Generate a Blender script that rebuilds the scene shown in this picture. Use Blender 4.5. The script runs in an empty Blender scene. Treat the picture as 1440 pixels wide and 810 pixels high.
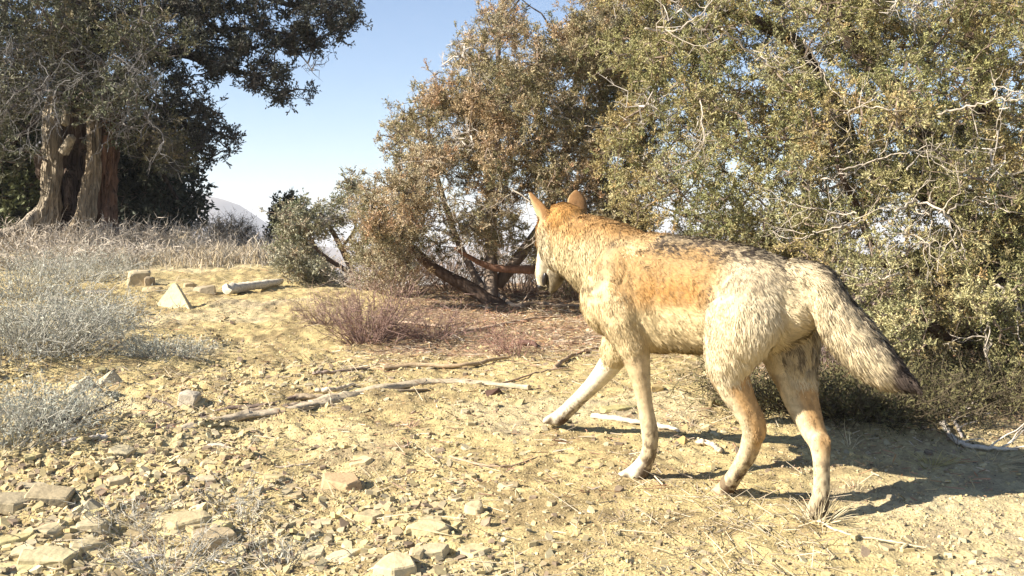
import bpy, math, random
import numpy as np
R = math.radians
rng = np.random.default_rng(7)
random.seed(7)
S = bpy.context.scene
COL = S.collection

# ------------------------------------------------------------------ camera
F = 1476.0            # focal length in pixels of a 1440 px wide picture
HY = 330.0            # picture row of the horizon
CH = 0.98             # camera height
cam_d = bpy.data.cameras.new('trail_camera')
cam = bpy.data.objects.new('camera', cam_d); COL.objects.link(cam)
cam.location = (0, 0, CH); cam.rotation_euler = (R(90), 0, 0)
cam_d.sensor_width = 36; cam_d.lens = 36 * F / 1440
cam_d.shift_y = -(405 - HY) / 1440
cam_d.clip_start = 0.05; cam_d.clip_end = 20000
S.camera = cam

# ------------------------------------------------------------------ sky and sun
SUN_EL, SUN_TO = 31.0, 17.0     # elevation; shadows run to +x and this many degrees away from the lens
sunpos = (-math.cos(R(SUN_TO)), -math.sin(R(SUN_TO)))
world = bpy.data.worlds.new('World'); S.world = world; world.use_nodes = True
nt = world.node_tree; nt.nodes.clear()
sky = nt.nodes.new('ShaderNodeTexSky'); sky.sky_type = 'NISHITA'; sky.sun_disc = False
sky.sun_elevation = R(SUN_EL); sky.sun_rotation = math.atan2(sunpos[0], sunpos[1])
sky.altitude = 1500; sky.air_density = 1.0; sky.dust_density = 0.35; sky.ozone_density = 3.0
bg = nt.nodes.new('ShaderNodeBackground'); bg.inputs['Strength'].default_value = 0.060
wo = nt.nodes.new('ShaderNodeOutputWorld')
nt.links.new(sky.outputs[0], bg.inputs[0]); nt.links.new(bg.outputs[0], wo.inputs[0])
sl = bpy.data.lights.new('sun', 'SUN'); sl.energy = 5.0; sl.angle = R(0.55); sl.color = (1, 0.91, 0.78)
so = bpy.data.objects.new('sun', sl); COL.objects.link(so)
so.rotation_euler = (R(90 - SUN_EL), 0, math.atan2(sunpos[1], sunpos[0]) + R(90))
S.view_settings.view_transform = 'Standard'; S.view_settings.look = 'None'
S.view_settings.exposure = 1.58; S.view_settings.gamma = 1; S.view_settings.use_curve_mapping = False
S.render.engine = 'CYCLES'
S.cycles.use_denoising = True
S.cycles.max_bounces = 5; S.cycles.diffuse_bounces = 3; S.cycles.transparent_max_bounces = 6
S.cycles.volume_bounces = 0

# ------------------------------------------------------------------ noise
def _hash(i, j, k, s):
    n = (i * 374761393 + j * 668265263 + k * 2147483647 * 3 + s * 974634777) & 0xffffffff
    n = ((n ^ (n >> 13)) * 1274126177) & 0xffffffff
    return ((n ^ (n >> 16)) & 0xffff) / 65535.0
def vnoise(x, y, z=0, seed=0):
    x = np.asarray(x, float); y = np.asarray(y, float); z = np.asarray(z, float) + 0 * x
    i = np.floor(x).astype(np.int64); j = np.floor(y).astype(np.int64); k = np.floor(z).astype(np.int64)
    fx, fy, fz = x - i, y - j, z - k
    fx = fx*fx*(3-2*fx); fy = fy*fy*(3-2*fy); fz = fz*fz*(3-2*fz)
    r = 0
    for a in (0, 1):
        for b in (0, 1):
            for c in (0, 1):
                w = (fx if a else 1-fx) * (fy if b else 1-fy) * (fz if c else 1-fz)
                r = r + w * _hash(i+a, j+b, k+c, seed)
    return r
def fbm(x, y, z=0, seed=0, o=4):
    r, a, t = 0, 1.0, 0.0
    for q in range(o):
        r = r + a * vnoise(x*2**q, y*2**q, np.asarray(z)*2**q, seed+q*17); t += a; a *= .5
    return r / t
def sstep(a, b, x):
    t = np.clip((np.asarray(x, float)-a)/(b-a), 0, 1); return t*t*(3-2*t)

# ------------------------------------------------------------------ terrain
SL = 0.072
def crest(x): return 13.0 - 3.4 * sstep(-2.7, -1.3, x)
def macro(x, y):
    x = np.asarray(x, float); y = np.asarray(y, float)
    c = crest(x)
    base = SL * np.clip(y, -30, None)
    d = y - c
    sp = np.where(d > 8, d, np.log1p(np.exp(np.clip(d, -30, 8) * 1.6)) / 1.6)
    z = base - sp * (0.36 + SL) + 0.0
    low = -42 + 5*fbm(x*.004, y*.004, 0, 5, 3)
    z = np.where(z < low, low, z)
    near = np.exp(-((np.abs(y-7)/9)**4))
    z = z + (fbm(x*.9+3, y*.9, 0, 9, 3)-.5) * .07 * near * sstep(2.0, 6.5, y)
    z = z + .05 * sstep(-.8, -3.0, x) * sstep(9, 4, y) * near
    return z
def micro(x, y):
    near = sstep(22, 9, y) * sstep(9, 4, np.abs(x))
    l = sstep(.2, -1.2, x)
    a = (fbm(x*7, y*7, 0, 21, 3)-.5)*.034*(.5+1.1*l)
    # broken bedding ledges of the scree, running across the slope
    q = y*5.5 + x*1.6 + fbm(x*2.2, y*2.2, 0, 40, 2)*2.4
    b = ((q % 1.0)-.5) * .040 * l * sstep(5.6, 4.2, y)
    c = (fbm(x*28, y*28, 0, 31, 2)-.5)*.018
    return (a+b+c) * near
def g(x, y): return macro(x, y) + micro(x, y)

def W(px, py, D): return np.array(((px-720)/F*D, D, CH-(py-HY)/F*D))
def G(px, py):
    """ground point seen at a picture position (the ground slopes up from the lens)"""
    D = 4.0
    u, v = (px-720)/F, (py-HY)/F
    lo, hi = 1.2, 13.5
    for D in np.linspace(lo, hi, 500):
        if CH - v*D <= float(macro(u*D, D)): break
    return np.array((u*D, D, float(g(u*D, D))))

# ------------------------------------------------------------------ mesh helpers
class MB:
    def __init__(s): s.v=[]; s.c=[]; s.f=[]; s.n=0; s.m=[]; s.nrm=[]
    def add(s, v, f, col=(1,1,1), mi=0, nrm=None):
        v = np.asarray(v, float).reshape(-1,3); f = np.asarray(f, np.int64)
        c = np.broadcast_to(np.asarray(col, float), (len(v),3)) if np.ndim(col) < 2 else np.asarray(col)
        s.v.append(v); s.c.append(c); s.f.append(f+s.n); s.m.append(np.full(len(f), mi)); s.n += len(v)
        if nrm is not None: s.nrm.append(nrm)
    def build(s, name, mats, parent=None, smooth=False, loc=None, props=None):
        v = np.concatenate(s.v); c = np.concatenate(s.c)
        if loc is not None: v = v - np.asarray(loc)
        me = bpy.data.meshes.new(name)
        me.vertices.add(len(v)); me.vertices.foreach_set('co', v.astype(np.float32).ravel())
        tot = np.concatenate([np.full(len(f), f.shape[1]) for f in s.f])
        st = np.concatenate([[0], np.cumsum(tot)[:-1]])
        li = np.concatenate([f.ravel() for f in s.f])
        me.loops.add(len(li)); me.loops.foreach_set('vertex_index', li.astype(np.int32))
        me.polygons.add(len(tot)); me.polygons.foreach_set('loop_start', st.astype(np.int32))
        me.polygons.foreach_set('material_index', np.concatenate(s.m).astype(np.int32))
        me.polygons.foreach_set('use_smooth', np.full(len(tot), smooth))
        me.update(calc_edges=True)
        at = me.attributes.new('Col', 'FLOAT_COLOR', 'POINT')
        cc = np.ones((len(v),4), np.float32); cc[:,:3] = c
        at.data.foreach_set('color', cc.ravel())
        if s.nrm: me.normals_split_custom_set_from_vertices(np.concatenate(s.nrm).tolist())
        for m in (mats if isinstance(mats, (list,tuple)) else [mats]): me.materials.append(m)
        o = bpy.data.objects.new(name, me); COL.objects.link(o)
        if loc is not None: o.location = loc
        if parent is not None:
            o.parent = parent
            if loc is None: o.location = -np.array(parent.location)
            else: o.location = np.asarray(loc) - np.array(parent.location)
        if props:
            for k, w in props.items(): o[k] = w
        return o
def tag(o, label=None, cat=None, group=None, kind=None):
    if label: o['label'] = label
    if cat: o['category'] = cat
    if group: o['group'] = group
    if kind: o['kind'] = kind
    return o
def empty(name, loc, label=None, cat=None, group=None):
    o = bpy.data.objects.new(name, None); COL.objects.link(o); o.location = loc
    o.empty_display_size = .1
    return tag(o, label, cat, group)
def norm(a): return a / np.maximum(np.linalg.norm(a, axis=-1, keepdims=True), 1e-9)
def spline(P, n):
    """Catmull-Rom through rows of P (any width)"""
    P = np.asarray(P, float)
    if len(P) < 3:
        t = np.linspace(0,1,n)[:,None]; return P[0]*(1-t)+P[-1]*t
    Q = np.vstack([2*P[0]-P[1], P, 2*P[-1]-P[-2]])
    out = []
    m = len(P)-1
    for t in np.linspace(0, m, n):
        i = min(int(t), m-1); u = t-i
        a,b,c,d = Q[i:i+4]
        out.append(.5*((2*b)+(-a+c)*u+(2*a-5*b+4*c-d)*u*u+(-a+3*b-3*c+d)*u**3))
    return np.array(out)
def tube(mb, pts, ra, col=(1,1,1), n=8, rb=None, mi=0, rough=0.0, seed=0, side=None, freq=9, cap=True, flute=0):
    """swept tube; ra, rb half widths along the two frame axes (rb along 'up')"""
    pts = np.asarray(pts, float); m = len(pts)
    ra = np.broadcast_to(np.asarray(ra, float), m).copy(); rb = ra if rb is None else np.broadcast_to(np.asarray(rb, float), m)
    T = norm(np.gradient(pts, axis=0))
    if side is None:
        a = np.array((0,0,1.)) if abs(T[0][2]) < .9 else np.array((1.,0,0))
        A = np.zeros_like(pts); s_ = norm(np.cross(T[0], a)); A[0] = s_
        for i in range(1, m): A[i] = norm(A[i-1]-T[i]*np.dot(A[i-1],T[i]))
    else:
        A = norm(np.asarray(side, float) - T*np.sum(T*np.asarray(side), axis=1)[:,None])
    B = np.cross(T, A)
    th = np.linspace(0, 2*np.pi, n, endpoint=False)
    ca, sa = np.cos(th), np.sin(th)
    V = pts[:,None,:] + A[:,None,:]*(ra[:,None]*ca)[:,:,None] + B[:,None,:]*(rb[:,None]*sa)[:,:,None]
    if rough > 0:
        Nn = norm(V-pts[:,None,:])
        h = fbm(V[...,0]*freq, V[...,1]*freq, V[...,2]*freq, seed, 3)-.5
        V = V + Nn*(h*2*rough*ra[:,None])[:,:,None]
    if flute > 0:
        Nn = norm(V-pts[:,None,:])
        h = vnoise(th[None,:]*3.2+0*ra[:,None], np.arange(m)[:,None]*.13+0*th[None,:], 0, seed+5)-.5
        h = h + .75*(vnoise(th[None,:]*7.3+.25*np.arange(m)[:,None]*.3+0*ra[:,None], np.arange(m)[:,None]*.2+0*th[None,:], 0, seed+9)-.5)
        V = V + Nn*(h*2*flute*ra[:,None])[:,:,None]
    i = np.arange(m-1)[:,None]*n; j = np.arange(n)[None,:]; k = (j+1)%n
    f = np.stack([i+j, i+k, i+n+k, i+n+j], -1).reshape(-1,4)
    c = np.asarray(col, float)
    if c.ndim == 2: c = np.repeat(c, n, axis=0)
    base = mb.n
    mb.add(V.reshape(-1,3), f, c, mi)
    if cap:
        for e, idx in ((0, 0), (m-1, (m-1)*n)):
            cc = c if c.ndim == 1 else c[idx]
            ctr = pts[e] + (T[e] if e else -T[e])*min(ra[e], rb[e])*.6
            ring = V.reshape(-1,3)[idx:idx+n]
            vv = np.vstack([ring, ctr])
            ff = [(q, (q+1)%n, n) if e else ((q+1)%n, q, n) for q in range(n)]
            mb.add(vv, ff, cc, mi)
def prisms(mb, P0, P1, r0, r1, col, mi=0, n=3):
    P0 = np.asarray(P0); P1 = np.asarray(P1); N = len(P0)
    if N == 0: return
    d = norm(P1-P0); a = norm(np.cross(d, rng.normal(size=(N,3)))); b = np.cross(d, a)
    r0 = np.broadcast_to(r0, N); r1 = np.broadcast_to(r1, N)
    th = np.linspace(0, 2*np.pi, n, endpoint=False)
    rad = a[:,None,:]*np.cos(th)[None,:,None] + b[:,None,:]*np.sin(th)[None,:,None]
    V = np.concatenate([P0[:,None,:]+rad*r0[:,None,None], P1[:,None,:]+rad*r1[:,None,None]], 1)
    f = np.array([(q, (q+1)%n, n+(q+1)%n, n+q) for q in range(n)])
    f = (f[None] + (np.arange(N)*2*n)[:,None,None]).reshape(-1,4)
    c = np.asarray(col, float)
    if c.ndim == 2: c = np.repeat(c, 2*n, axis=0)
    mb.add(V.reshape(-1,3), f, c, mi)
def leaves(mb, P, d, L, Wd, col, mi=0):
    N = len(P); d = norm(d); s = norm(np.cross(d, rng.normal(size=(N,3)))); u = np.cross(d, s)
    L = np.broadcast_to(L, N)[:,None]; Wd = np.broadcast_to(Wd, N)[:,None]
    V = np.stack([P, P+d*L*.55+s*Wd*.5+u*Wd*.15, P+d*L, P+d*L*.45-s*Wd*.5+u*Wd*.15], 1).reshape(-1,3)
    f = np.arange(4*N).reshape(-1,4)
    mb.add(V, f, np.repeat(np.asarray(col), 4, axis=0), mi)

# ------------------------------------------------------------------ materials
def attr_mat(name, rough=.9, spec=.2, nscale=30, namt=.35, bump=.4, bscale=60, bdist=.004, stretch=None, trans=0):
    m = bpy.data.materials.new(name); m.use_nodes = True
    t = m.node_tree; n = t.nodes; l = t.links; p = n['Principled BSDF']
    p.inputs['Roughness'].default_value = rough; p.inputs['Specular IOR Level'].default_value = spec
    at = n.new('ShaderNodeAttribute'); at.attribute_name = 'Col'
    src = at.outputs['Color']
    if namt > 0 or bump > 0:
        tc = n.new('ShaderNodeTexCoord'); mp = n.new('ShaderNodeMapping'); l.new(tc.outputs['Object'], mp.inputs[0])
        if stretch: mp.inputs['Scale'].default_value = stretch
    if namt > 0:
        nz = n.new('ShaderNodeTexNoise'); nz.inputs['Scale'].default_value = nscale; nz.inputs['Detail'].default_value = 5
        nz.inputs['Roughness'].default_value = .7
        l.new(mp.outputs[0], nz.inputs['Vector'])
        mr = n.new('ShaderNodeMapRange'); mr.inputs['From Min'].default_value = .3; mr.inputs['From Max'].default_value = .7
        mr.inputs['To Min'].default_value = 1-namt; mr.inputs['To Max'].default_value = 1+namt*.6
        l.new(nz.outputs['Fac'], mr.inputs['Value'])
        mx = n.new('ShaderNodeVectorMath'); mx.operation = 'SCALE'
        l.new(src, mx.inputs[0]); l.new(mr.outputs[0], mx.inputs['Scale']); src = mx.outputs[0]
    l.new(src, p.inputs['Base Color'])
    if bump > 0:
        nb = n.new('ShaderNodeTexNoise'); nb.inputs['Scale'].default_value = bscale; nb.inputs['Detail'].default_value = 4
        l.new(mp.outputs[0], nb.inputs['Vector'])
        b = n.new('ShaderNodeBump'); b.inputs['Strength'].default_value = bump; b.inputs['Distance'].default_value = bdist
        l.new(nb.outputs['Fac'], b.inputs['Height']); l.new(b.outputs[0], p.inputs['Normal'])
    if trans > 0:
        tr = n.new('ShaderNodeBsdfTranslucent'); l.new(src, tr.inputs[0])
        ms = n.new('ShaderNodeMixShader'); ms.inputs[0].default_value = trans
        out = n['Material Output']
        l.new(p.outputs[0], ms.inputs[1]); l.new(tr.outputs[0], ms.inputs[2]); l.new(ms.outputs[0], out.inputs['Surface'])
    return m
M_ground = attr_mat('stony_soil', .95, .1, 45, .38, .9, 130, .006)
M_stone = attr_mat('pale_stone', .85, .2, 25, .25, .7, 70, .004)
M_gravel = attr_mat('stone_chips', .9, .15, 60, .25, 0)
M_bark = attr_mat('fibrous_bark', .95, .1, 40, .45, .9, 60, .006, (1.0,1.0,.18))
M_bark_far = attr_mat('old_shreddy_bark', .95, .1, 30, .85, 1, 40, .06, (1.0,1.0,.07))
M_wood = attr_mat('weathered_wood', .9, .15, 60, .4, .7, 120, .002)
M_twig = attr_mat('twig_wood', .9, .15, 0, 0, 0)
M_leaf = attr_mat('juniper_scale_leaf', .7, .25, 0, 0, 0, trans=.12)
M_grass = attr_mat('dry_stem', .85, .2, 0, 0, 0, trans=.15)
M_litter = attr_mat('fallen_needles', .9, .15, 0, 0, 0)
M_skin = attr_mat('wolf_undercoat', .95, .05, 60, .2, .3, 120, .003)
M_fur = attr_mat('wolf_guard_hair', .8, .12, 0, 0, 0)
M_nose = attr_mat('wet_black_skin', .35, .5, 0, 0, .3, 300, .001)
M_hill = attr_mat('far_dry_hillside', 1, 0, .02, .35, 0)

# ------------------------------------------------------------------ ground sheet
def axis(parts):
    a = [np.linspace(p, q, n, endpoint=False) for p, q, n in parts]; return np.concatenate(a+[[parts[-1][1]]])
far = np.geomspace(1, 620, 34)
xs = np.concatenate([-(6.2*far)[::-1], np.linspace(-6, -3.2, 110, endpoint=False), np.linspace(-3.2, 3.2, 560, endpoint=False), np.linspace(3.2, 6, 60), 6.2*far])
ys = np.concatenate([[-2200,-900,-300,-100,-40,-15,-6,-2,0,1], np.linspace(1.6, 5.6, 400, endpoint=False), np.linspace(5.6, 9.5, 210, endpoint=False), np.linspace(9.5, 16, 150, endpoint=False), 16*np.geomspace(1, 240, 60)])
X, Y = np.meshgrid(xs, ys)
Z = g(X, Y)
def ground_col(x, y):
    x = np.asarray(x, float); y = np.asarray(y, float)
    sand = np.array((.44,.35,.17)); dark = np.array((.26,.195,.10)); pale = np.array((.50,.42,.25)); lit = np.array((.27,.18,.125)); grey = np.array((.40,.36,.27))
    n1 = fbm(x*1.7, y*1.7, 0, 3, 4)[...,None]; n2 = fbm(x*9, y*9, 0, 4, 3)[...,None]
    c = sand + (dark-sand)*sstep(.50,.72,n2)*.8 + (pale-sand)*sstep(.45,.68,n1)*.75
    # leaf litter under the junipers
    u = x/np.maximum(y, .5)
    lm = sstep(5.0, 5.7, y + .9*(fbm(x*2, y*2, 0, 8, 3)-.5)*2) * sstep(-1.0, -.5, x) * sstep(11, 9, y)
    lm = np.maximum(lm, sstep(3.65, 4.1, y+.6*(fbm(x*2, y*2, 0, 8, 3)-.5)*2)*sstep(.9, 1.3, x))
    c = c + (lit-c)*lm[...,None]*(.55+.45*n2)
    fin = sstep(.8, 1.6, x)*sstep(4.2, 3.2, y)
    c = c + (grey-c)*fin[...,None]*.35
    fg = sstep(8.5, 10.5, y)*sstep(-1.5, -3, x)
    c = c + (grey-c)*fg[...,None]*.5
    fv = sstep(20, 60, y)[...,None]
    c = c + (np.array((.34,.29,.20))*(.8+.4*fbm(x*.01,y*.01,0,6,3)[...,None])-c)*fv
    return np.clip(c, .02, .8)
nx, ny = len(xs), len(ys)
i = np.arange(ny-1)[:,None]*nx; j = np.arange(nx-1)[None,:]
mb = MB(); mb.add(np.stack([X,Y,Z],-1).reshape(-1,3), np.stack([i+j,i+j+1,i+nx+j+1,i+nx+j],-1).reshape(-1,4), ground_col(X,Y).reshape(-1,3))
ground = mb.build('ground', M_ground, smooth=True, props={'kind':'structure','label':'stony tan hillside ground sloping up to the ridge'})

# far hill beyond the valley
mb = MB()
hx = np.linspace(-1500, 260, 120); hy = np.linspace(1000, 1900, 40)
HX, HYY = np.meshgrid(hx, hy)
px = (HX)/1350*F+720
prof = np.interp(px, [-900, 0, 200, 270, 300, 318, 335, 352, 380, 430, 520, 800], [175, 150, 92, 60, 51, 47, 38, 24, 8, -12, -30, -44])
prof = prof + (fbm(HX*.012, HYY*.003, 0, 77, 4)-.5)*8
shape = np.exp(-((HYY-1350)/260)**2)
HZ = -46 + (prof+46)*shape*(1+.12*(fbm(HX*.01,HYY*.01,0,55,4)-.5))
i = np.arange(39)[:,None]*120; j = np.arange(119)[None,:]
mb.add(np.stack([HX,HYY,HZ],-1).reshape(-1,3), np.stack([i+j,i+j+1,i+120+j+1,i+120+j],-1).reshape(-1,4), (.30,.24,.20))
mb.build('far_hill', M_hill, smooth=True, props={'kind':'structure','label':'hazy purple hill beyond the ridge'})

# air
def haze_box():
    mb = MB()
    a = np.array([(-3960,-2250,-48),(3960,-2250,-48),(3960,3890,-48),(-3960,3890,-48)], float); b = a.copy(); b[:,2] = 72
    mb.add(np.vstack([a,b]), [(3,2,1,0),(4,5,6,7),(0,1,5,4),(1,2,6,5),(2,3,7,6),(3,0,4,7)])
    m = bpy.data.materials.new('thin_air'); m.use_nodes = True; t = m.node_tree
    t.nodes.remove(t.nodes['Principled BSDF'])
    v = t.nodes.new('ShaderNodeVolumePrincipled'); v.inputs['Color'].default_value = (.93,.95,1,1); v.inputs['Density'].default_value = HAZE
    v.inputs['Anisotropy'].default_value = .0
    t.links.new(v.outputs[0], t.nodes['Material Output'].inputs['Volume'])
    mb.build('haze', m, props={'kind':'stuff','label':'thin pale haze over the valley'})
HAZE = 0.0006
haze_box()

# ------------------------------------------------------------------ trees
def in_poly(p, poly):
    x, y = p; c = False; n = len(poly)
    for a in range(n):
        x1,y1 = poly[a]; x2,y2 = poly[(a+1)%n]
        if (y1>y) != (y2>y) and x < (x2-x1)*(y-y1)/(y2-y1)+x1: c = not c
    return c
def fill_blobs(poly, Dfun, r, sp, holes=(), tries=6000, vmax=400):
    """blob centres scattered through the volume of a crown"""
    P = np.array(poly); lo, hi = P.min(0), P.max(0); out = []
    for _ in range(tries):
        p = (random.uniform(lo[0],hi[0]), random.uniform(lo[1],hi[1]))
        if not in_poly(p, poly): continue
        if any((p[0]-h[0])**2/h[2]**2+(p[1]-h[1])**2/h[3]**2 < 1 for h in holes): continue
        a, b = Dfun(*p); D = random.uniform(a, b)
        w = W(p[0], p[1], D)
        if all(np.sum((w-q)**2) > sp*sp for q, _ in out): out.append((w, r*random.uniform(.75,1.25)))
        if len(out) >= vmax: break
    return out
OLIVE = np.array([(.21,.20,.105),(.29,.265,.15),(.36,.31,.20),(.38,.26,.155),(.15,.16,.085),(.36,.34,.25),(.52,.46,.33)])
def grow(root, skel, blobs, nodes, lv, L, Wd, spread, pal, pw, twig_r=.0016, twig_col=(.20,.155,.12), dead=.0, dead_col=(.42,.38,.33), limb_r=.012, gap=.0, holes=(), name='crown', flat=.85):
    """limbs from the skeleton to every blob, twigs through the blob, sprays of scale leaves on the twigs"""
    sk = [np.asarray(p, float) for p in skel]
    SK = np.array(sk)
    mb = MB()
    order = sorted(blobs, key=lambda b: np.min(np.sum((SK-b[0])**2, 1)))
    LP, LD, LC, LL = [], [], [], []
    T0, T1, R0, R1, TC = [], [], [], [], []
    for bi, (c, r) in enumerate(order):
        SKA = np.array(sk)
        dd = np.sqrt(np.sum((SKA-c)**2, 1)) + .25*np.maximum(0, SKA[:,2]-c[2]+.1)
        k = int(np.argmin(dd)); p0 = SKA[k]; dist = np.linalg.norm(c-p0)
        isdead = random.random() < dead
        if dist > 1e-3:
            m = max(4, int(dist/.10)+2); t = np.linspace(0,1,m)[:,None]
            mid = (p0+c)/2 + rng.normal(size=3)*dist*.12 + np.array((0,0,.08*dist))
            path = (1-t)**2*p0+2*t*(1-t)*mid+t*t*c + np.vstack([np.zeros(3), rng.normal(size=(m-1,3))*dist*.018])
            rr = limb_r*(.5+dist*.5)
            tube(mb, path, np.linspace(rr, rr*.35, m), dead_col if isdead else np.array(twig_col)*random.uniform(.7,1.3), 5, mi=1, cap=False)
            sk.extend(list(path[1:]))
            seeds = path[m//2:]
        else: seeds = np.array([p0])
        n = max(8, int(nodes*random.uniform(.8,1.2)))
        q = norm(rng.normal(size=(n,3)))*(rng.random(n)**.45)[:,None]*r
        q[:,2] *= flat
        for _ in range(3):
            sd = norm(np.array((0,0,.5))+rng.normal(size=3)); kq = max(3, n//14); w_ = rng.integers(0, n, kq)
            q[w_] = sd*(r*np.linspace(.7,1.55,kq))[:,None] + rng.normal(size=(kq,3))*r*.05
        Q = c+q
        Q = Q[np.argsort(np.sum((Q-c)**2,1))]
        allp = np.vstack([seeds, Q]); ns = len(seeds); par = np.zeros(n, int)
        for a in range(n):
            prev = allp[:ns+a]
            d = np.sum((prev-Q[a])**2,1)
            par[a] = int(np.argmin(d))
        cnt = np.ones(ns+n)
        for a in range(n-1,-1,-1): cnt[par[a]] += cnt[ns+a]
        A, B = allp[par], Q
        ra = twig_r*np.sqrt(cnt[ns:])
        T0.append(A); T1.append(B); R0.append(ra); R1.append(ra*.7)
        col = np.array(dead_col if isdead else twig_col)*rng.uniform(.6,1.35,(n,1)); TC.append(col)
        if isdead:
            # bare side twigs
            kk = rng.integers(0, n, n*2); e = B[kk]+rng.normal(size=(n*2,3))*spread*1.4
            T0.append(B[kk]); T1.append(e); R0.append(np.full(n*2, twig_r)); R1.append(np.full(n*2, twig_r*.4)); TC.append(col[kk])
            continue
        lvn = max(3, int(lv*random.uniform(.75,1.2)))
        dirs = norm(B-A)
        keep = np.where(rng.random(n) > gap)[0]
        ns_ = max(2, lvn//5); idn = np.repeat(keep, ns_); m_ = len(idn)
        ax = norm(dirs[idn]*.8 + rng.normal(size=(m_,3))*.75 + np.array((0,0,.30)))
        sl_ = spread*rng.uniform(.9,2.3,m_)[:,None]
        st_ = B[idn] - dirs[idn]*spread*1.3*rng.random(m_)[:,None]
        T0.append(st_); T1.append(st_+ax*sl_); R0.append(np.full(m_, twig_r*.55)); R1.append(np.full(m_, twig_r*.3))
        nc = pal[rng.choice(len(pal), n, p=pw)]; nc = nc*.55+pal[rng.choice(len(pal), p=pw)]*.45
        cc = nc[idn]*rng.uniform(.78,1.22,(m_,1)); TC.append(cc*.8)
        q5 = np.repeat(np.arange(m_), 5); t = np.tile((.25,.5,.7,.88,1.0), m_)[:,None]
        P = st_[q5] + ax[q5]*sl_[q5]*t + rng.normal(size=(len(q5),3))*spread*.08
        D = ax[q5]*.75 + rng.normal(size=(len(q5),3))*.45
        cl = cc[q5]*rng.uniform(.85,1.15,(len(q5),1))
        LP.append(P); LD.append(D); LC.append(cl)
    P = np.concatenate(LP); LC_ = np.concatenate(LC)
    leaves(mb, P, np.concatenate(LD), L*rng.uniform(.6,1.3,len(P)), Wd*rng.uniform(.7,1.3,len(P)), LC_, 0)
    prisms(mb, np.concatenate(T0), np.concatenate(T1), np.concatenate(R0), np.concatenate(R1), np.concatenate(TC), 1)
    print(root.name, 'blobs', len(blobs), 'leaves', len(P))
    return mb.build(name, [M_leaf, M_twig], root)
def limb(root, pts, r0, r1, col, name='limb', n=9, rough=.25, m=None, mat=None, flute=0, freq=9):
    P = spline(np.array(pts), m or max(8, len(pts)*7)); mb = MB()
    k = len(P); rr = np.linspace(r0, r1, k) if np.ndim(r0)==0 else spline(np.array(r0)[:,None], k)[:,0]
    tube(mb, P, rr, np.array(col)[None,:]*(.8+.4*fbm(P[:,0]*6,P[:,1]*6,P[:,2]*6,3,2))[:,None], n, rough=rough, seed=int(abs(P[0][0])*50), flute=flute, freq=freq)
    mb.build(name, mat or M_bark, root, smooth=True)
    return P
PW = np.array([.2,.22,.18,.1,.14,.12,.04]); PW = PW/PW.sum()
DARKBARK = (.12,.085,.065); GREYBARK = (.24,.19,.15); PALE = (.48,.42,.35)

# --- leaning juniper in the middle distance
b = G(700, 428)
jm = empty('juniper', b, 'spreading juniper in the middle, its dark trunk leaning left behind the wolf\'s head', 'tree', 'junipers on the ridge')
D0 = b[1]
sk = []
sk += list(limb(jm, [b+(0.08,0,-.06), W(660,405,D0), W(615,380,D0-.05), W(575,345,D0-.1), W(545,310,D0-.1)], .055, .018, DARKBARK, 'trunk'))
sk += list(limb(jm, [W(690,425,D0), W(690,330,D0+.3), W(690,220,D0+.4), W(700,120,D0+.4), W(700,20,D0+.4)], .05, .015, GREYBARK))
sk += list(limb(jm, [W(750,380,D0-.2), W(690,375,D0-.2), W(640,350,D0-.3)], .03, .012, (.26,.15,.10)))
sk += list(limb(jm, [W(700,400,D0+.2), W(770,300,D0+.3), W(800,180,D0+.4), W(815,60,D0+.4)], .045, .012, GREYBARK))
sk += list(limb(jm, [W(680,410,D0+.2), W(640,330,D0+.5), W(610,230,D0+.5), W(600,160,D0+.5)], .03, .01, GREYBARK))
polyM = [(505,300),(540,262),(560,235),(556,190),(585,160),(610,140),(628,95),(655,75),(668,40),(690,5),(700,-40),(722,-20),(725,40),(738,85),(770,75),(780,45),(800,40),(812,0),(832,10),(836,-40),(935,-40),(930,60),(905,250),(900,400),(840,415),(800,410),(760,375),(720,352),(690,350),(650,348),(610,350),(600,372),(585,398),(530,395),(500,370),(500,335)]
blM = fill_blobs(polyM, lambda x,y: (D0-.75, D0+.7), .15, .125, holes=[(598,196,22,16),(585,215,16,10),(790,120,24,18),(655,285,30,22),(745,345,30,22),(648,330,20,14),(560,335,16,12),(870,235,22,15),(620,300,14,10),(700,300,16,12),(725,250,14,10),(610,250,12,9),(690,60,10,8),(740,180,12,9),(670,350,18,9),(600,345,12,8),(655,215,9,7)], tries=9000, vmax=265)
grow(jm, sk, blM, 52, 42, .0155, .0062, .019, OLIVE*np.array((1.16,1.08,1.05)), PW, twig_r=.0017, limb_r=.010, dead=.05)

# --- big juniper on the right
b = G(1395, 560)+np.array((.25,.9,0))
b[2] = float(g(b[0], b[1])); D1 = b[1]
jr = empty('juniper', b, 'large dense juniper on the right, its branches hanging to the ground behind the wolf\'s tail', 'tree', 'junipers on the ridge')
sk = []
sk += list(limb(jr, [b-(0,0,.1), W(1405,460,D1), W(1395,390,D1), W(1345,290,D1+.05), W(1310,200,D1+.1), W(1265,135,D1+.1), W(1200,60,D1+.1), W(1150,-30,D1)], .10, .035, (.10,.075,.055), 'trunk', n=12))
sk += list(limb(jr, [W(1345,290,D1+.1), W(1270,250,D1+.5), W(1205,225,D1+.6), W(1180,160,D1+.6), W(1140,95,D1+.5), W(1105,50,D1+.3), W(1000,8,D1+.2)], .07, .03, (.10,.075,.055)))
sk += list(limb(jr, [W(1205,225,D1+.6), W(1180,190,D1+.5), W(1170,165,D1+.4), W(1160,140,D1+.4)], .035, .03, PALE))
sk += list(limb(jr, [W(1400,420,D1), W(1420,300,D1+.1), W(1410,220,D1+.2), W(1380,120,D1+.2), W(1360,0,D1+.2)], .08, .04, DARKBARK))
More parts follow.
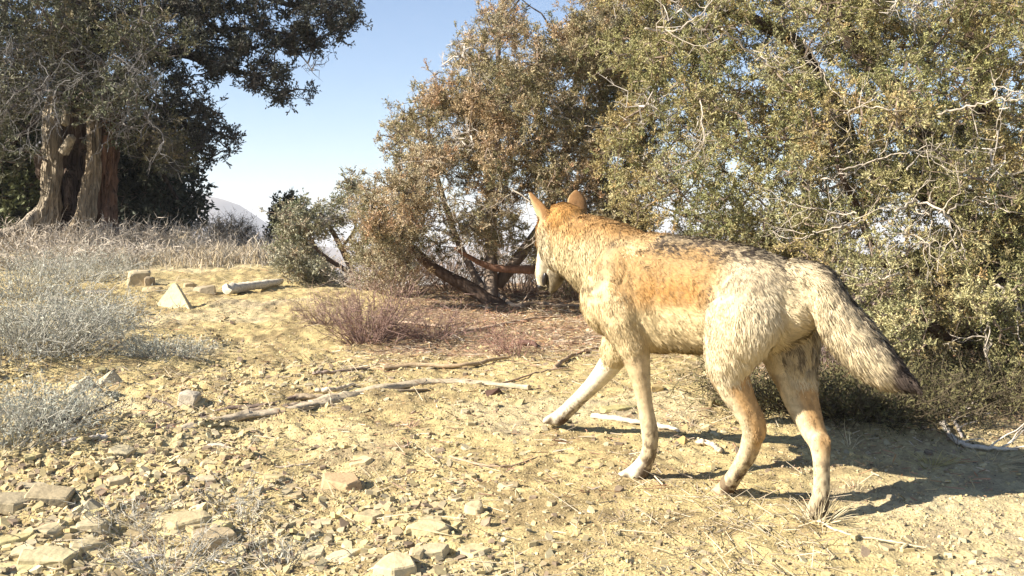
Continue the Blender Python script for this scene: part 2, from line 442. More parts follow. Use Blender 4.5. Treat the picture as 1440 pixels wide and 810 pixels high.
sk += list(limb(jr, [W(1400,450,D1-.1), W(1340,395,D1-.3), W(1280,375,D1-.5), W(1215,370,D1-.6)], .05, .015, DARKBARK))
sk += list(limb(jr, [W(1410,480,D1-.1), W(1360,480,D1-.5), W(1310,460,D1-.8), W(1270,430,D1-.9)], .045, .012, DARKBARK))
sk += list(limb(jr, [W(1350,330,D1+.2), W(1250,370,D1+.6), W(1130,330,D1+.8), W(1040,300,D1+.9)], .035, .01, DARKBARK))
sk += list(limb(jr, [W(1225,345,D1-.2), W(1205,290,D1-.3), W(1185,250,D1-.4), W(1165,190,D1-.3)], .018, .008, DARKBARK))
sk += list(limb(jr, [W(1410,520,D1-.1), W(1390,530,D1-.6), W(1350,540,D1-.9)], .03, .01, GREYBARK))
polyR = [(850,-60),(1560,-60),(1560,575),(1440,560),(1400,548),(1340,545),(1300,520),(1270,500),(1200,470),(1060,440),(930,400),(880,330),(850,240),(870,100)]
def DR(x, y):
    t = np.clip((y-100)/400, 0, 1); k = np.clip((x-850)/400, 0, 1)
    near = D1 + .1 - .95*k - .25*t*k
    return near, near+1.7
blR = fill_blobs(polyR, DR, .16, .135, holes=[(1180,113,30,24),(1215,185,26,18),(1110,205,10,10),(870,240,22,15),(960,265,34,18),(1425,55,14,14),(1120,28,12,18),(1005,110,10,8)], tries=16000, vmax=480)
# low sprays that rest on the slope
grow(jr, sk, blR, 42, 42, .0145, .0060, .018, OLIVE*np.array((1.04,1.06,.80)), PW, twig_r=.0016, limb_r=.011, dead=.07)
# pale dead branches hanging in front of the foliage
def dead_branch(root, pts, r, nt=6, L=.22, col=(.44,.385,.31)):
    P = spline(np.array(pts), 22); mb = MB(); r = r*.72
    P = P + rng.normal(size=P.shape)*r*.9
    tube(mb, P, np.linspace(r, r*.35, len(P)), col, 6, rough=.3)
    for _ in range(nt):
        k = random.randint(4, len(P)-2); d = norm(norm(P[min(k+1,21)]-P[k-1])*.8+rng.normal(size=3)*.7)
        l = L*random.uniform(.4,1)
        Q = P[k] + d*np.linspace(0,l,7)[:,None] + np.cumsum(rng.normal(size=(7,3))*l*.05,0)
        tube(mb, Q, np.linspace(r*.5, r*.15, 7), col, 5)
        for e in (Q[2],Q[4],Q[5]):
            d2 = norm(d+rng.normal(size=3)*.9)
            tube(mb, np.array([e, e+d2*l*.3, e+d2*l*.5+(0,0,.02)]), [r*.3,r*.2,r*.1], col, 4)
    mb.build('dead_branch', M_wood, root, smooth=True)
d_ = D1-.95
for pts, r, k in [
    ([(1015,40),(1050,70),(1080,90),(1115,105)],.007,3), ([(905,40),(940,45),(985,20),(1010,-10)],.008,3),
    ([(1260,295),(1290,285),(1325,295),(1345,325),(1355,360)],.009,8), ([(1290,285),(1310,310),(1300,350)],.005,5),
    ([(1215,310),(1185,318),(1150,325),(1130,338)],.006,5), ([(1205,300),(1175,300),(1145,292),(1125,300)],.005,5),
    ([(1265,385),(1250,390),(1225,395),(1195,392)],.007,4), ([(1378,400),(1388,440),(1386,500)],.009,4),
    ([(1400,400),(1425,425),(1445,445)],.009,2), ([(1130,55),(1150,90),(1165,120)],.005,3),
    ([(1185,160),(1215,150),(1260,155),(1300,150)],.006,4), ([(985,140),(990,190),(992,240)],.005,4),
    ([(1320,160),(1360,150),(1400,140),(1440,130)],.008,5), ([(1180,240),(1230,225),(1290,210),(1330,200)],.006,6),
    ([(1275,240),(1300,215),(1330,230)],.005,5), ([(1330,300),(1370,280),(1420,300)],.006,6), ([(1240,330),(1280,330),(1310,345)],.005,4)]:
    dead_branch(jr, [W(a,c,d_+random.uniform(-.08,.12)) for a,c in pts], r, k)
for pts, r, k in [([(770,130),(800,170),(850,180),(905,180)],.008,4), ([(820,90),(818,120),(825,150)],.006,3), ([(720,265),(750,290),(760,330),(735,352)],.007,7),
    ([(600,290),(640,280),(690,290),(720,270)],.006,6), ([(560,230),(600,226),(640,232)],.006,3), ([(880,130),(900,165),(945,178)],.007,4), ([(650,300),(662,340),(690,350)],.006,5)]:
    dead_branch(jm, [W(a,c,D0-.7+random.uniform(-.05,.1)) for a,c in pts], r, k)

# --- low dead undergrowth behind the wolf's hind legs, coloured darker to imitate shade
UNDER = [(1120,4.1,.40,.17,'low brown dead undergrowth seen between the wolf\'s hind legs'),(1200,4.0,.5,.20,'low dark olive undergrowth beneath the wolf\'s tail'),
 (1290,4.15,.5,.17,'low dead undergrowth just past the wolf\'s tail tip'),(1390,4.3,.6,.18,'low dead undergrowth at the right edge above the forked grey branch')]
# --- small juniper
b = G(508, 404); D2 = b[1]
js = empty('juniper', b, 'small thin juniper leaning left beside the purple bush, sky showing through it', 'tree', 'junipers on the ridge')
sk = []
sk += list(limb(js, [b-(0,0,.05), W(490,370,D2), W(470,330,D2), W(450,300,D2)], .035, .012, DARKBARK, 'trunk'))
sk += list(limb(js, [W(495,385,D2), W(450,355,D2-.1), W(430,320,D2-.1)], .02, .01, DARKBARK))
sk += list(limb(js, [W(480,350,D2), W(500,318,D2), W(490,285,D2)], .014, .007, DARKBARK))
pS = [(392,345),(396,300),(420,290),(430,300),(455,285),(470,265),(500,262),(508,285),(490,300),(478,315),(455,330),(440,350),(470,385),(455,398),(410,395),(395,375)]
grow(js, sk, fill_blobs(pS, lambda x,y:(D2-.3,D2+.35), .11, .10, tries=3000, vmax=40), 26, 25, .022, .010, .022, OLIVE*np.array((.95,1.0,1.05)), PW, twig_r=.002, dead=.15, limb_r=.01)
b = G(402, 352); D3 = b[1]+.3; b = np.array((b[0], D3, float(g(b[0],D3))))
jb = empty('juniper', b, 'small dark juniper on the skyline just left of the thin leaning one', 'tree', 'junipers on the ridge')
sk = list(limb(jb, [b-(0,0,.1), W(402,330,D3), W(400,300,D3)], .03, .01, DARKBARK, 'trunk'))
grow(jb, sk, fill_blobs([(385,350),(385,310),(395,288),(412,288),(422,310),(420,350)], lambda x,y:(D3-.25,D3+.25), .12, .11, tries=1500, vmax=25), 30, 14, .05, .018, .04, OLIVE[[0,4]]*.4, [.5,.5])

# --- old juniper on the left
DT = 12.0
b = np.array(((105-720)/F*DT, DT, float(g((105-720)/F*DT, DT))))
jo = empty('old_juniper', b, 'huge old juniper on the left with a split fluted trunk and drooping crown', 'tree')
sk = []
mbk = {'mat': M_bark_far}
sk += list(limb(jo, [W(98,352,DT+.45), W(100,280,DT+.5), W(108,200,DT+.5), W(112,130,DT+.4), W(110,60,DT+.3), W(120,-60,DT+.3)], [.34,.30,.27,.24,.2,.1], .1, (.13,.095,.075), 'trunk', n=72, rough=.2, m=90, flute=.45, freq=2.5, **mbk))  # dark bark colour paints the shade of the hollow between the stems
sk += list(limb(jo, [W(52,352,DT-.05), W(62,315,DT-.02), W(72,270,DT), W(75,215,DT+.05), W(73,165,DT+.1), W(85,110,DT+.2)], [.17,.125,.10,.095,.085,.05], .1, (.34,.285,.21), 'stem', n=56, rough=.2, m=90, flute=.32, freq=5, **mbk))  # paler bark colour stands in for the sunlit strip
sk += list(limb(jo, [W(108,354,DT-.15), W(116,315,DT-.12), W(126,265,DT-.1), W(133,215,DT-.05), W(133,150,DT), W(145,90,DT+.1)], [.16,.11,.08,.07,.06,.05], .1, (.33,.265,.185), 'stem', n=56, rough=.2, m=90, flute=.32, freq=5, **mbk))  # second sunlit strip, its light put into a paler bark colour
sk += list(limb(jo, [W(143,352,DT+.1), W(145,300,DT+.12), W(147,240,DT+.12), W(149,180,DT+.15), W(154,120,DT+.2)], [.15,.135,.13,.13,.11], .1, (.20,.115,.075), 'stem', n=56, rough=.2, m=90, flute=.3, freq=5, **mbk))
limb(jo, [W(-20,330,DT-.5), W(15,326,DT-.4), W(35,316,DT-.3), W(52,300,DT-.1)], .05, .07, (.42,.36,.28), 'root', **mbk)
limb(jo, [W(94,150,DT-.25), W(92,175,DT-.3)], .05, .045, (.42,.36,.27), 'broken_stub', **mbk)
limb(jo, [W(90,215,DT-.25), W(101,192,DT-.3)], .06, .05, (.42,.36,.27), 'broken_stub', **mbk)
for pts, r0, r1 in [([(110,140),(170,110),(215,80),(250,74),(300,90),(340,102),(375,108)],.13,.012), ([(112,110),(60,120),(20,110),(-60,90)],.12,.04),
    ([(115,60),(180,20),(260,10),(340,-10),(420,10),(470,5)],.10,.012), ([(150,130),(200,140),(250,170),(290,182),(330,195)],.07,.012),
    ([(250,74),(280,50),(330,40),(390,45),(430,60)],.05,.01), ([(140,160),(190,200),(225,240),(250,280)],.06,.02),
    ([(100,120),(60,160),(20,200),(-30,240)],.06,.02)]:
    zz = random.uniform(-.6,.9)
    sk += list(limb(jo, [W(a,c,DT+.2+zz*k/len(pts)) for k,(a,c) in enumerate(pts)], r0*.8, r1, (.05,.04,.035), **mbk))
pL = [(-90,-80),(250,-80),(250,30),(240,60),(210,100),(235,150),(270,190),(255,240),(205,235),(180,200),(150,165),(110,140),(70,165),(45,150),(30,215),(-90,230)]
pL2 = [(230,-80),(505,-80),(498,35),(480,45),(468,40),(460,90),(440,140),(420,75),(400,115),(405,140),(365,135),(340,105),(300,95),(320,130),(280,130),(300,170),(350,190),(378,212),(330,215),(300,225),(270,245),(235,260),(215,200),(230,120)]
blobs = fill_blobs(pL, lambda x,y:(DT-1.6,DT+1.6), .30, .30, tries=9000, vmax=170)
nb1 = len(blobs)
blobs2 = fill_blobs(pL2, lambda x,y:(DT-.8,DT+.9), .13, .21, holes=[(295,125,12,10),(420,60,10,8),(262,108,10,8),(372,165,22,14),(250,195,10,10)], tries=9000, vmax=165)
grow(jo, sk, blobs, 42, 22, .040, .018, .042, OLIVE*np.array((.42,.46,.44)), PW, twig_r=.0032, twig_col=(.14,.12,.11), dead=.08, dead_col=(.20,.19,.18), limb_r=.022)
grow(jo, sk, blobs2, 22, 22, .038, .018, .040, OLIVE*np.array((.19,.22,.29)), PW, twig_r=.0032, twig_col=(.07,.06,.055), dead=.04, dead_col=(.16,.15,.14), limb_r=.018, name='outer_crown')  # bluish dark leaf and twig colours paint this part of the crown as shaded
for _ in range(30):
    a = random.uniform(0, 215); c = random.uniform(20, 150)
    pts = [(a,c)]
    for k in range(4): pts.append((pts[-1][0]+random.uniform(-22,22), pts[-1][1]+random.uniform(4,28)))
    dd = DT-1.55+random.uniform(-.1,.3)
    dead_branch(jo, [W(x_,y_,dd) for x_,y_ in pts], .009, 7, .34, (.21,.20,.19))

# --- dark evergreens behind it
def far_tree(px, top, bot, D, half, label, pal, dens=1.0, poly=None):
    z = float(g((px-720)/F*D, D)); b = np.array(((px-720)/F*D, D, z))
    r = empty('evergreen_tree', b, label, 'tree', 'dark evergreens behind the old juniper')
    sk = list(limb(r, [b-(0,0,.3), W(px,(top+bot)/2,D), W(px,top+10,D)], .12, .03, DARKBARK, 'trunk'))
    grow(r, sk, fill_blobs(poly, lambda x,y:(D-.9,D+.9), .36, .34, tries=2500, vmax=int(70*dens)), 45, 13, .10, .042, .08, pal, None if False else [1/len(pal)]*len(pal), twig_r=.003, limb_r=.02)
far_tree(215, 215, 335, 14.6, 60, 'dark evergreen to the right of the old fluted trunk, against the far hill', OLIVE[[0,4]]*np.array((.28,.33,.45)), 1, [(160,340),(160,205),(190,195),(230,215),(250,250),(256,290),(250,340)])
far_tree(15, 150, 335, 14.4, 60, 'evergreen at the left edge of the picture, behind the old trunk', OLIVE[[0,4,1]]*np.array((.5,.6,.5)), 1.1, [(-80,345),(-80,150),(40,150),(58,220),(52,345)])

exec_wolf = True
# ------------------------------------------------------------------ wolf
O = np.array((.71, 2.99)); AH = R(46.4)
h2 = np.array((-math.cos(AH)*1.0, math.sin(AH))); l2 = np.array((-h2[1], h2[0])); l2 = np.array((-math.sin(AH), -math.cos(AH)))
def LW(X, Y, Z):
    p = O + X*h2 + Y*l2
    return np.array((p[0], p[1], float(SL*p[1])+Z))
def J(px, py, Yl):
    u = (px-720)/F; v = (py-HY)/F
    X = (O[0]+Yl*l2[0]-u*(O[1]+Yl*l2[1]))/(u*h2[1]-h2[0])
    D = O[1]+X*h2[1]+Yl*l2[1]
    return np.array((u*D, D, CH-v*D))
H3 = np.array((h2[0],h2[1],SL*h2[1])); H3 /= np.linalg.norm(H3); L3 = np.array((l2[0],l2[1],0)); U3 = np.cross(H3, L3)
if U3[2] < 0: U3 = -U3
prim = MB()
BONES = []      # (p0,p1,radius,region,flow)
def chain(pts, ra, region, rb=None, side=None, n=20, flow=None):
    P = np.array([p for p in pts]); k = len(P); m = k*6
    Q = spline(P, m); a = spline(np.array(ra, float)[:,None], m)[:,0]; b_ = a if rb is None else spline(np.array(rb, float)[:,None], m)[:,0]
    # rounded ends
    T0 = norm(Q[0]-Q[1]); T1 = norm(Q[-1]-Q[-2])
    e = np.array((.35,.7,.92,1.0))
    heads = [Q[0]+T0*min(a[0],b_[0])*s for s in (.92,.72,.4)]; tails = [Q[-1]+T1*min(a[-1],b_[-1])*s for s in (.4,.72,.92)]
    Q2 = np.vstack([heads, Q, tails]); f = [.39,.70,.92]
    a2 = np.concatenate([[a[0]*x for x in f], a, [a[-1]*x for x in f[::-1]]]); b2 = np.concatenate([[b_[0]*x for x in f], b_, [b_[-1]*x for x in f[::-1]]])
    tube(prim, Q2, a2, n=n, rb=b2, side=side)
    for i in range(m-1): BONES.append((Q[i], Q[i+1], (a[i]+b_[i])/2, region, flow if flow is not None else norm(Q[i+1]-Q[i])))
# torso, rump to chest (flow runs backwards)
st = [(X_, (t_+b_)/2, (t_-b_)/2, w_) for X_, t_, b_, w_ in ((-.165,.650,.56,.045),(-.12,.682,.49,.080),(-.03,.714,.44,.108),(.08,.732,.415,.110),(.20,.742,.400,.115),(.32,.748,.388,.122),(.43,.748,.378,.118),(.52,.735,.43,.098),(.575,.71,.50,.074))]
chain([LW(x,0,z) for x,z,a,w in st], [w for *_,w in st], 'torso', rb=[a for _,_,a,_ in st], side=L3, n=32, flow=-H3*.9-U3*.3)
# neck
chain([LW(.40,0,.62), J(862,372,0.0), J(828,352,0.0), J(806,336,0.0)], [.110,.120,.113,.090], 'neck', rb=[.11,.135,.120,.095], side=L3, n=28, flow=norm(-H3*.6-U3*.75))
HD = 3.56
hs = norm(np.array((-.93,-.36,0.)))   # left-right axis of the turned head
chain([W(800,322,HD-.03), W(788,320,HD+.02), W(781,338,HD+.06)], [.080,.080,.066], 'head', side=hs, n=26, flow=norm(np.array((.5,-.4,-.6))))
# cheek ruff
chain([W(775,325,HD-.02), W(785,352,HD-.03), W(808,372,HD-.06)], [.050,.058,.050], 'cheek', n=18, flow=norm(np.array((.45,-.2,-.75))))
# muzzle
chain([W(778,347,HD+.05), W(769,368,HD+.08), W(764,386,HD+.105), W(763,397,HD+.12)], [.054,.038,.029,.021], 'muzzle', side=hs, rb=[.048,.034,.028,.022], flow=norm(np.array((.1,-.5,.8))))
chain([W(787,374,HD+.05), W(781,395,HD+.08), W(777,406,HD+.095)], [.034,.026,.017], 'jaw', side=hs, flow=norm(np.array((.1,-.5,.8))))
# ears
def ear(base, tip, wdir, w, k=1.0):
    P = np.array([base, base*.72+tip*.28, base*.4+tip*.6, base*.14+tip*.86, tip])
    chain(P, [w*.98, w, w*.78*k, w*.48*k, w*.20*k], 'ear', rb=[.020,.014,.011,.009,.007], side=wdir, n=16, flow=norm(tip-base))
ear(W(767,305,HD-.02), W(745,271,HD+.0), norm(np.array((.6,-.6,-.3))), .032, .9)
ear(W(812,298,HD+.05), W(811,268,HD+.09), norm(np.array((.95,.2,.1))), .036, 1.2)
# forelegs
chain([LW(.48,.06,.64), LW(.50,.080,.54), J(872,440,.10), J(889,484,.095)], [.07,.078,.072,.055], 'shoulder', rb=[.10,.11,.085,.055], side=L3, flow=norm(-U3*.8-H3*.45))
chain([J(889,478,.092), J(894,500,.09), J(902,540,.085), J(908,575,.078), J(913,603,.07), J(914,628,.064), J(908,650,.06)], [.052,.044,.029,.0245,.0265,.024,.025], 'foreleg')
chain([J(908,648,.06), J(899,662,.058), J(886,668,.055)], [.026,.031,.024], 'paw', n=16)
chain([LW(.48,-.06,.62), LW(.52,-.08,.52), J(864,496,-.10)], [.07,.075,.048], 'shoulder', rb=[.09,.10,.055], side=L3, flow=norm(-U3*.8-H3*.3))
chain([J(868,490,-.10), J(858,512,-.11), J(835,540,-.125), J(815,560,-.14), J(803,572,-.15), J(795,580,-.155)], [.048,.040,.030,.026,.027,.025], 'foreleg')
chain([J(796,578,-.155), J(787,587,-.155), J(777,590,-.155)], [.026,.029,.022], 'paw', n=16)
# hind legs
chain([LW(-.02,.055,.60), LW(.0,.075,.54), J(1042,455,.10), J(1027,495,.11), J(1022,520,.11)], [.075,.085,.085,.066,.052], 'thigh', rb=[.11,.125,.112,.082,.058], side=L3, flow=norm(-U3*.9-H3*.35))
chain([J(1022,512,.11), J(1031,540,.10), J(1046,570,.085), J(1058,592,.07), J(1061,608,.06)], [.058,.046,.036,.032,.032], 'hindleg', rb=[.06,.05,.040,.036,.034])
chain([J(1061,604,.06), J(1052,636,.04), J(1040,658,.025), J(1027,678,.01)], [.031,.027,.024,.024], 'hindleg')
chain([J(1027,676,.01), J(1020,688,.0), J(1011,691,-.01)], [.025,.027,.021], 'paw', n=16)
chain([LW(-.04,-.055,.58), LW(-.03,-.075,.50), J(1112,505,-.08), J(1120,535,-.08)], [.075,.085,.068,.052], 'thigh', rb=[.10,.115,.08,.058], side=L3, flow=norm(-U3*.9-H3*.35))
chain([J(1117,525,-.08), J(1126,560,-.075), J(1141,600,-.06), J(1151,620,-.05)], [.058,.048,.034,.029], 'hindleg', rb=[.06,.05,.037,.031])
chain([J(1151,617,-.05), J(1155,650,-.04), J(1155,690,-.03), J(1152,710,-.025)], [.029,.0235,.0235,.026], 'hindleg')
chain([J(1152,707,-.025), J(1149,719,-.02), J(1146,724,-.012)], [.027,.030,.028], 'paw', n=16)
# hock points, elbow points and dew pads stand out from the leg
chain([J(1061,598,.06), J(1071,603,.055)], [.020,.012], 'hindleg', n=12)
chain([J(1151,612,-.05), J(1163,617,-.05)], [.019,.012], 'hindleg', n=12)
chain([J(1071,606,.055), J(1058,642,.035)], [.011,.009], 'hindleg', n=10)
chain([J(1163,621,-.05), J(1162,655,-.04)], [.011,.009], 'hindleg', n=10)
chain([J(917,600,.07), J(920,614,.066)], [.014,.010], 'foreleg', n=10)
# toes
for c, f_, sp_ in ((J(884,665,.055), H3, .0135), (J(777,588,-.155), H3, .012), (J(1010,690,-.01), H3, .012), (J(1146,722,-.018), H3, .0135)):
    for q in (-1.5,-.5,.5,1.5):
        a0 = c + L3*q*sp_*1.25 - f_*.012 + U3*.004; a1 = c + L3*q*sp_*1.45 + f_*(.018-.006*abs(q)) - U3*.008
        chain([a0, a1], [.0145,.0125], 'paw', n=12)
# tail
chain([LW(-.10,0,.655), J(1150,398,0), J(1170,436,0), J(1195,470,0), J(1223,501,0), J(1251,524,0), J(1282,542,0)], [.045,.044,.053,.058,.052,.036,.010], 'tail')
me = bpy.data.meshes.new('tmp')
pv = np.concatenate(prim.v); pf = [tuple(r) for f in prim.f for r in f]
me.from_pydata([tuple(v) for v in pv], [], pf)
tmp = bpy.data.objects.new('tmp', me); COL.objects.link(tmp)
md = tmp.modifiers.new('r', 'REMESH'); md.mode = 'VOXEL'; md.voxel_size = .006
ms = tmp.modifiers.new('s', 'SMOOTH'); ms.factor = .5; ms.iterations = 6
dg = bpy.context.evaluated_depsgraph_get(); ev = tmp.evaluated_get(dg); em = ev.to_mesh()
nv = len(em.vertices); BV = np.zeros(nv*3); em.vertices.foreach_get('co', BV); BV = BV.reshape(-1,3)
BN = np.zeros(nv*3); em.vertices.foreach_get('normal', BN); BN = BN.reshape(-1,3)
BF = np.array([list(p.vertices) for p in em.polygons if len(p.vertices)==4]); ev.to_mesh_clear()
bpy.data.objects.remove(tmp)
print('wolf body verts', nv, 'faces', len(BF))
REG = ['torso','neck','head','cheek','muzzle','jaw','ear','shoulder','foreleg','thigh','hindleg','paw','tail']
def locate(P):
    """nearest bone of each point -> region id, flow"""
    best = np.full(len(P), 1e9); rid = np.zeros(len(P), int); fl = np.zeros((len(P),3)); acc = np.zeros((len(P),3))
    for p0, p1, r, reg, fw in BONES:
        d = p1-p0; t = np.clip(((P-p0)@d)/max(d@d,1e-9), 0, 1)
        q = np.linalg.norm(P-(p0+t[:,None]*d), axis=1)-r
        acc += fw*np.exp(-np.clip(q,0,None)/.012)[:,None]
        m = q < best; best[m] = q[m]; rid[m] = REG.index(reg)
    return rid, norm(acc)
def loc_coords(P):
    q = P[:,:2]-O; Xl = q@h2; Yl = q@l2; return Xl, Yl, P[:,2]-SL*P[:,1]
C_cream = np.array((.57,.455,.26)); C_white = np.array((.64,.57,.43)); C_tan = np.array((.365,.235,.105)); C_or = np.array((.40,.215,.07))
C_dark = np.array((.055,.042,.035)); C_grey = np.array((.43,.355,.235)); C_brown = np.array((.09,.058,.036)); C_pale = np.array((.55,.455,.29))
def mixc(a, b, t): return a+(b-a)*np.clip(t,0,1)[:,None]
def coat(P, N, rid):
    """the animal's coat colour at root and tip of each hair"""
    X_, Y_, Z_ = loc_coords(P); u = P[:,0]/P[:,1]
    n1 = fbm(P[:,0]*9, P[:,1]*9, P[:,2]*9, 2, 3); n2 = fbm(P[:,0]*130, P[:,1]*130, P[:,2]*80, 12, 2); n3 = fbm(P[:,0]*25, P[:,1]*25, P[:,2]*25, 14, 2)
    root = np.tile(C_cream, (len(P),1)); dk = np.zeros(len(P))
    t = (Z_-.42)/.325 + (n1-.5)*.14
    # flank and back
    saddle = sstep(.26,.48,t)*sstep(.02,.12,X_)*sstep(.66,.54,X_)
    c = mixc(root, C_tan, saddle)
    c = mixc(c, C_or, saddle*sstep(.80,.50,t)*sstep(.10,.17,X_)*sstep(.40,.30,X_)*.85)
    c = mixc(c, C_pale, sstep(.52,.68,n2)*.10)
    shp = np.exp(-((X_-.49-(.6-Z_)*.1)/.028)**2)*sstep(.3,.6,t); c = mixc(c, C_pale, shp*.35)
    rear = sstep(.12,.0,X_); c = mixc(c, mixc(np.tile(C_pale,(len(P),1)), C_grey, sstep(.55,.9,t)), rear)
    c = mixc(c, C_grey*.85, sstep(.86,1.0,t)*.8)
    d = sstep(.74,.92,t)*(.35+.65*sstep(.42,.54,n2))
    d = np.maximum(d, rear*sstep(.5,.8,t)*.9*sstep(.46,.56,n2)); d = np.maximum(d, .38*saddle*sstep(.48,.64,n2))
    flank_shade = np.exp(-((X_-.115+(Z_-.55)*.10)/.010)**2)*sstep(.72,.2,t)*.75; d = np.maximum(d, flank_shade)  # shade of the flank crease, painted into the coat as a dark line
    root, dk = c, d
    m = rid == REG.index('neck')
    tn = (Z_-.50)/.30 + (n1-.5)*.3
    cn = mixc(np.tile(C_cream,(len(P),1)), C_or, sstep(.55,.9,tn)*.85); dn = .5*sstep(.80,1.0,tn)*sstep(.4,.56,n2)
    dn = np.maximum(dn, .35*sstep(.56,.66,n2))
    root = np.where(m[:,None], cn, root); dk = np.where(m, dn, dk)
    m = rid == REG.index('head'); zz = P[:,2]
    ch_ = mixc(np.tile(C_or*1.0,(len(P),1)), C_cream, sstep(1.0,.90,zz+(n1-.5)*.06)); root = np.where(m[:,None], ch_, root); dk = np.where(m, .15*sstep(.5,.7,n2), dk)
    m = rid == REG.index('cheek'); root = np.where(m[:,None], mixc(mixc(np.tile(C_pale,(len(P),1)), C_or, sstep(.97,1.03,zz)*.7), C_grey, sstep(.90,.85,zz)*.6), root); dk = np.where(m, .5*sstep(.905,.875,zz)*sstep(.35,.6,n3), dk)
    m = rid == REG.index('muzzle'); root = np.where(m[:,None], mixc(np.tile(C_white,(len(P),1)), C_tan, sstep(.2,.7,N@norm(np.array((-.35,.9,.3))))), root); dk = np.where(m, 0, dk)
    m = rid == REG.index('jaw'); root = np.where(m[:,None], mixc(np.tile(C_grey*.45,(len(P),1)), C_white, sstep(.86,.90,zz)), root); dk = np.where(m, .35*sstep(.5,.7,n2), dk)
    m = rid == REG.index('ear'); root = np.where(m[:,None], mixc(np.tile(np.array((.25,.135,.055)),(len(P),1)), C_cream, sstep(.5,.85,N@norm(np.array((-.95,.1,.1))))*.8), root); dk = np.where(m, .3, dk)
    m = rid == REG.index('shoulder'); cs = mixc(c, mixc(np.tile(C_cream,(len(P),1)), C_tan, sstep(.45,.75,n1)*.25), sstep(.66,.58,Z_)); root = np.where(m[:,None], cs, root); dk = np.where(m, np.maximum(d*.5, .25*sstep(.54,.64,n2)), dk)
    m = rid == REG.index('foreleg'); right = Y_ < 0
    front = N@H3
    cf = mixc(np.tile(C_pale,(len(P),1)), C_tan, sstep(-.2,.6,N@L3)*.45*sstep(.12,.3,Z_)*(~right)); cf = np.where(right[:,None], C_white, cf)
    bd = sstep(-.35,.3,-front)*sstep(.22,.12,Z_)*(.2+.75*sstep(.38,.6,n2))*.85
    root = np.where(m[:,None], mixc(cf, C_brown, bd), root); dk = np.where(m, .35*sstep(.52,.62,n2)*(~right), dk)
    m = rid == REG.index('thigh'); ct = mixc(np.tile(C_pale*1.06,(len(P),1)), C_grey, sstep(.54,.66,Z_)*.8); ct = mixc(ct, C_tan, sstep(.42,.34,Z_)*sstep(.0,.6,front)*.6)
    ct = mixc(ct, C_white, sstep(.2,.8,-front)*.3)
    ins = (Y_ < .02)&(N@(-H3) > .2); dt = .6*sstep(.52,.64,Z_)*sstep(.38,.6,n2); dt = np.where(ins, np.maximum(dt, .75*sstep(.42,.58,n2)*sstep(.34,.42,Z_)), dt); ct = mixc(ct, C_grey*.75, np.where(ins, .6, 0)*sstep(.34,.42,Z_))
    root = np.where(m[:,None], ct, root); dk = np.where(m, dt, dk)
    m = rid == REG.index('hindleg'); chl = mixc(np.tile(C_pale,(len(P),1)), C_or, sstep(.1,.7,-front)*sstep(.10,.22,Z_)*.75); chl = mixc(chl, C_tan, sstep(.28,.36,Z_)*sstep(.1,.6,front)*.6)
    chl = mixc(chl, C_brown, (sstep(.20,.10,Z_)*sstep(-.2,.5,-front)*.9+sstep(.09,.03,Z_)*.6)*(.25+.7*sstep(.38,.6,n2)))
    root = np.where(m[:,None], chl, root); dk = np.where(m, .4*sstep(.5,.62,n2), dk)
    m = rid == REG.index('paw'); fr = (X_ > .3); cp = np.where(fr[:,None], C_white, C_pale*.8); cp = mixc(cp, C_brown, sstep(.0,.6,-front)*.9*np.where(fr,1,1)+.75*sstep(.40,.55,n3)*np.where(fr,.25,1)); root = np.where(m[:,None], cp, root); dk = np.where(m, .1, dk)
    m = rid == REG.index('tail'); up = N@norm(np.array((.65,-.05,.75))); tt = sstep(1.03,1.18,P[:,0]/P[:,1]*2.85)   # towards the tip
    s = (-X_-.14)/.32
    ctl = mixc(np.tile(C_pale,(len(P),1)), C_grey, sstep(.0,.6,up)); ctl = mixc(ctl, np.array((.16,.12,.09)), sstep(.72,.86,s)*.95)
    dtl = .95*sstep(.35,.75,up+(n1-.5)*.3)*(.45+.55*sstep(.42,.56,n2)); dtl = np.maximum(dtl, .6*sstep(.54,.62,n2)*sstep(.1,.3,s)); dtl = np.maximum(dtl, sstep(.70,.84,s+(n1-.5)*.1))
    root = np.where(m[:,None], ctl, root); dk = np.where(m, dtl, dk)
    fold_shade = np.exp(-((X_-.10-(.65-Z_)*.15)/.007)**2)*sstep(.67,.60,Z_)*sstep(.40,.46,Z_)*(Y_>.03)  # narrow dark line painting the shade cast by the overlapping thigh fur
    dk = np.where((rid==0)|(rid==9), np.maximum(dk, fold_shade*.9), dk)
    # darker guard hairs edging the neck ruff
    ln = np.array([W(a_,b_,3.46)[[0,2]] for a_,b_ in ((757,356),(772,372),(790,388),(812,402),(832,398),(842,372),(850,345),(866,322))]); q = P[:,[0,2]]; dd = np.full(len(P), 9.)
    for k in range(len(ln)-1):
        e_ = ln[k+1]-ln[k]; tt_ = np.clip(((q-ln[k])@e_)/(e_@e_),0,1); dd = np.minimum(dd, np.linalg.norm(q-ln[k]-tt_[:,None]*e_,axis=1))
    bw = np.exp(-(dd/.011)**2)*sstep(.36,.56,n3)*(N[:,1] < .1)*((rid==1)|(rid==3)|(rid==7)|(rid==0))
    dk = np.maximum(dk, bw*.75)
    root = root*(.92+.16*n3)[:,None]
    return root, np.clip(dk, 0, 1)
rid, fl = locate(BV)
def vsmooth(A, it):
    deg = np.zeros(len(BV)); E = np.concatenate([BF[:,[0,1]],BF[:,[1,2]],BF[:,[2,3]],BF[:,[3,0]]])
    np.add.at(deg, E[:,0], 1); 
    for _ in range(it):
        B = np.stack([np.bincount(E[:,0], weights=A[E[:,1],k], minlength=len(BV)) for k in range(A.shape[1])], 1)
        A = .5*A+.5*B/np.maximum(deg,1)[:,None]
    return A
REGW = vsmooth(np.eye(13)[rid], 22)
fl = norm(vsmooth(fl, 8))
rc, dkc = coat(BV, BN, rid)
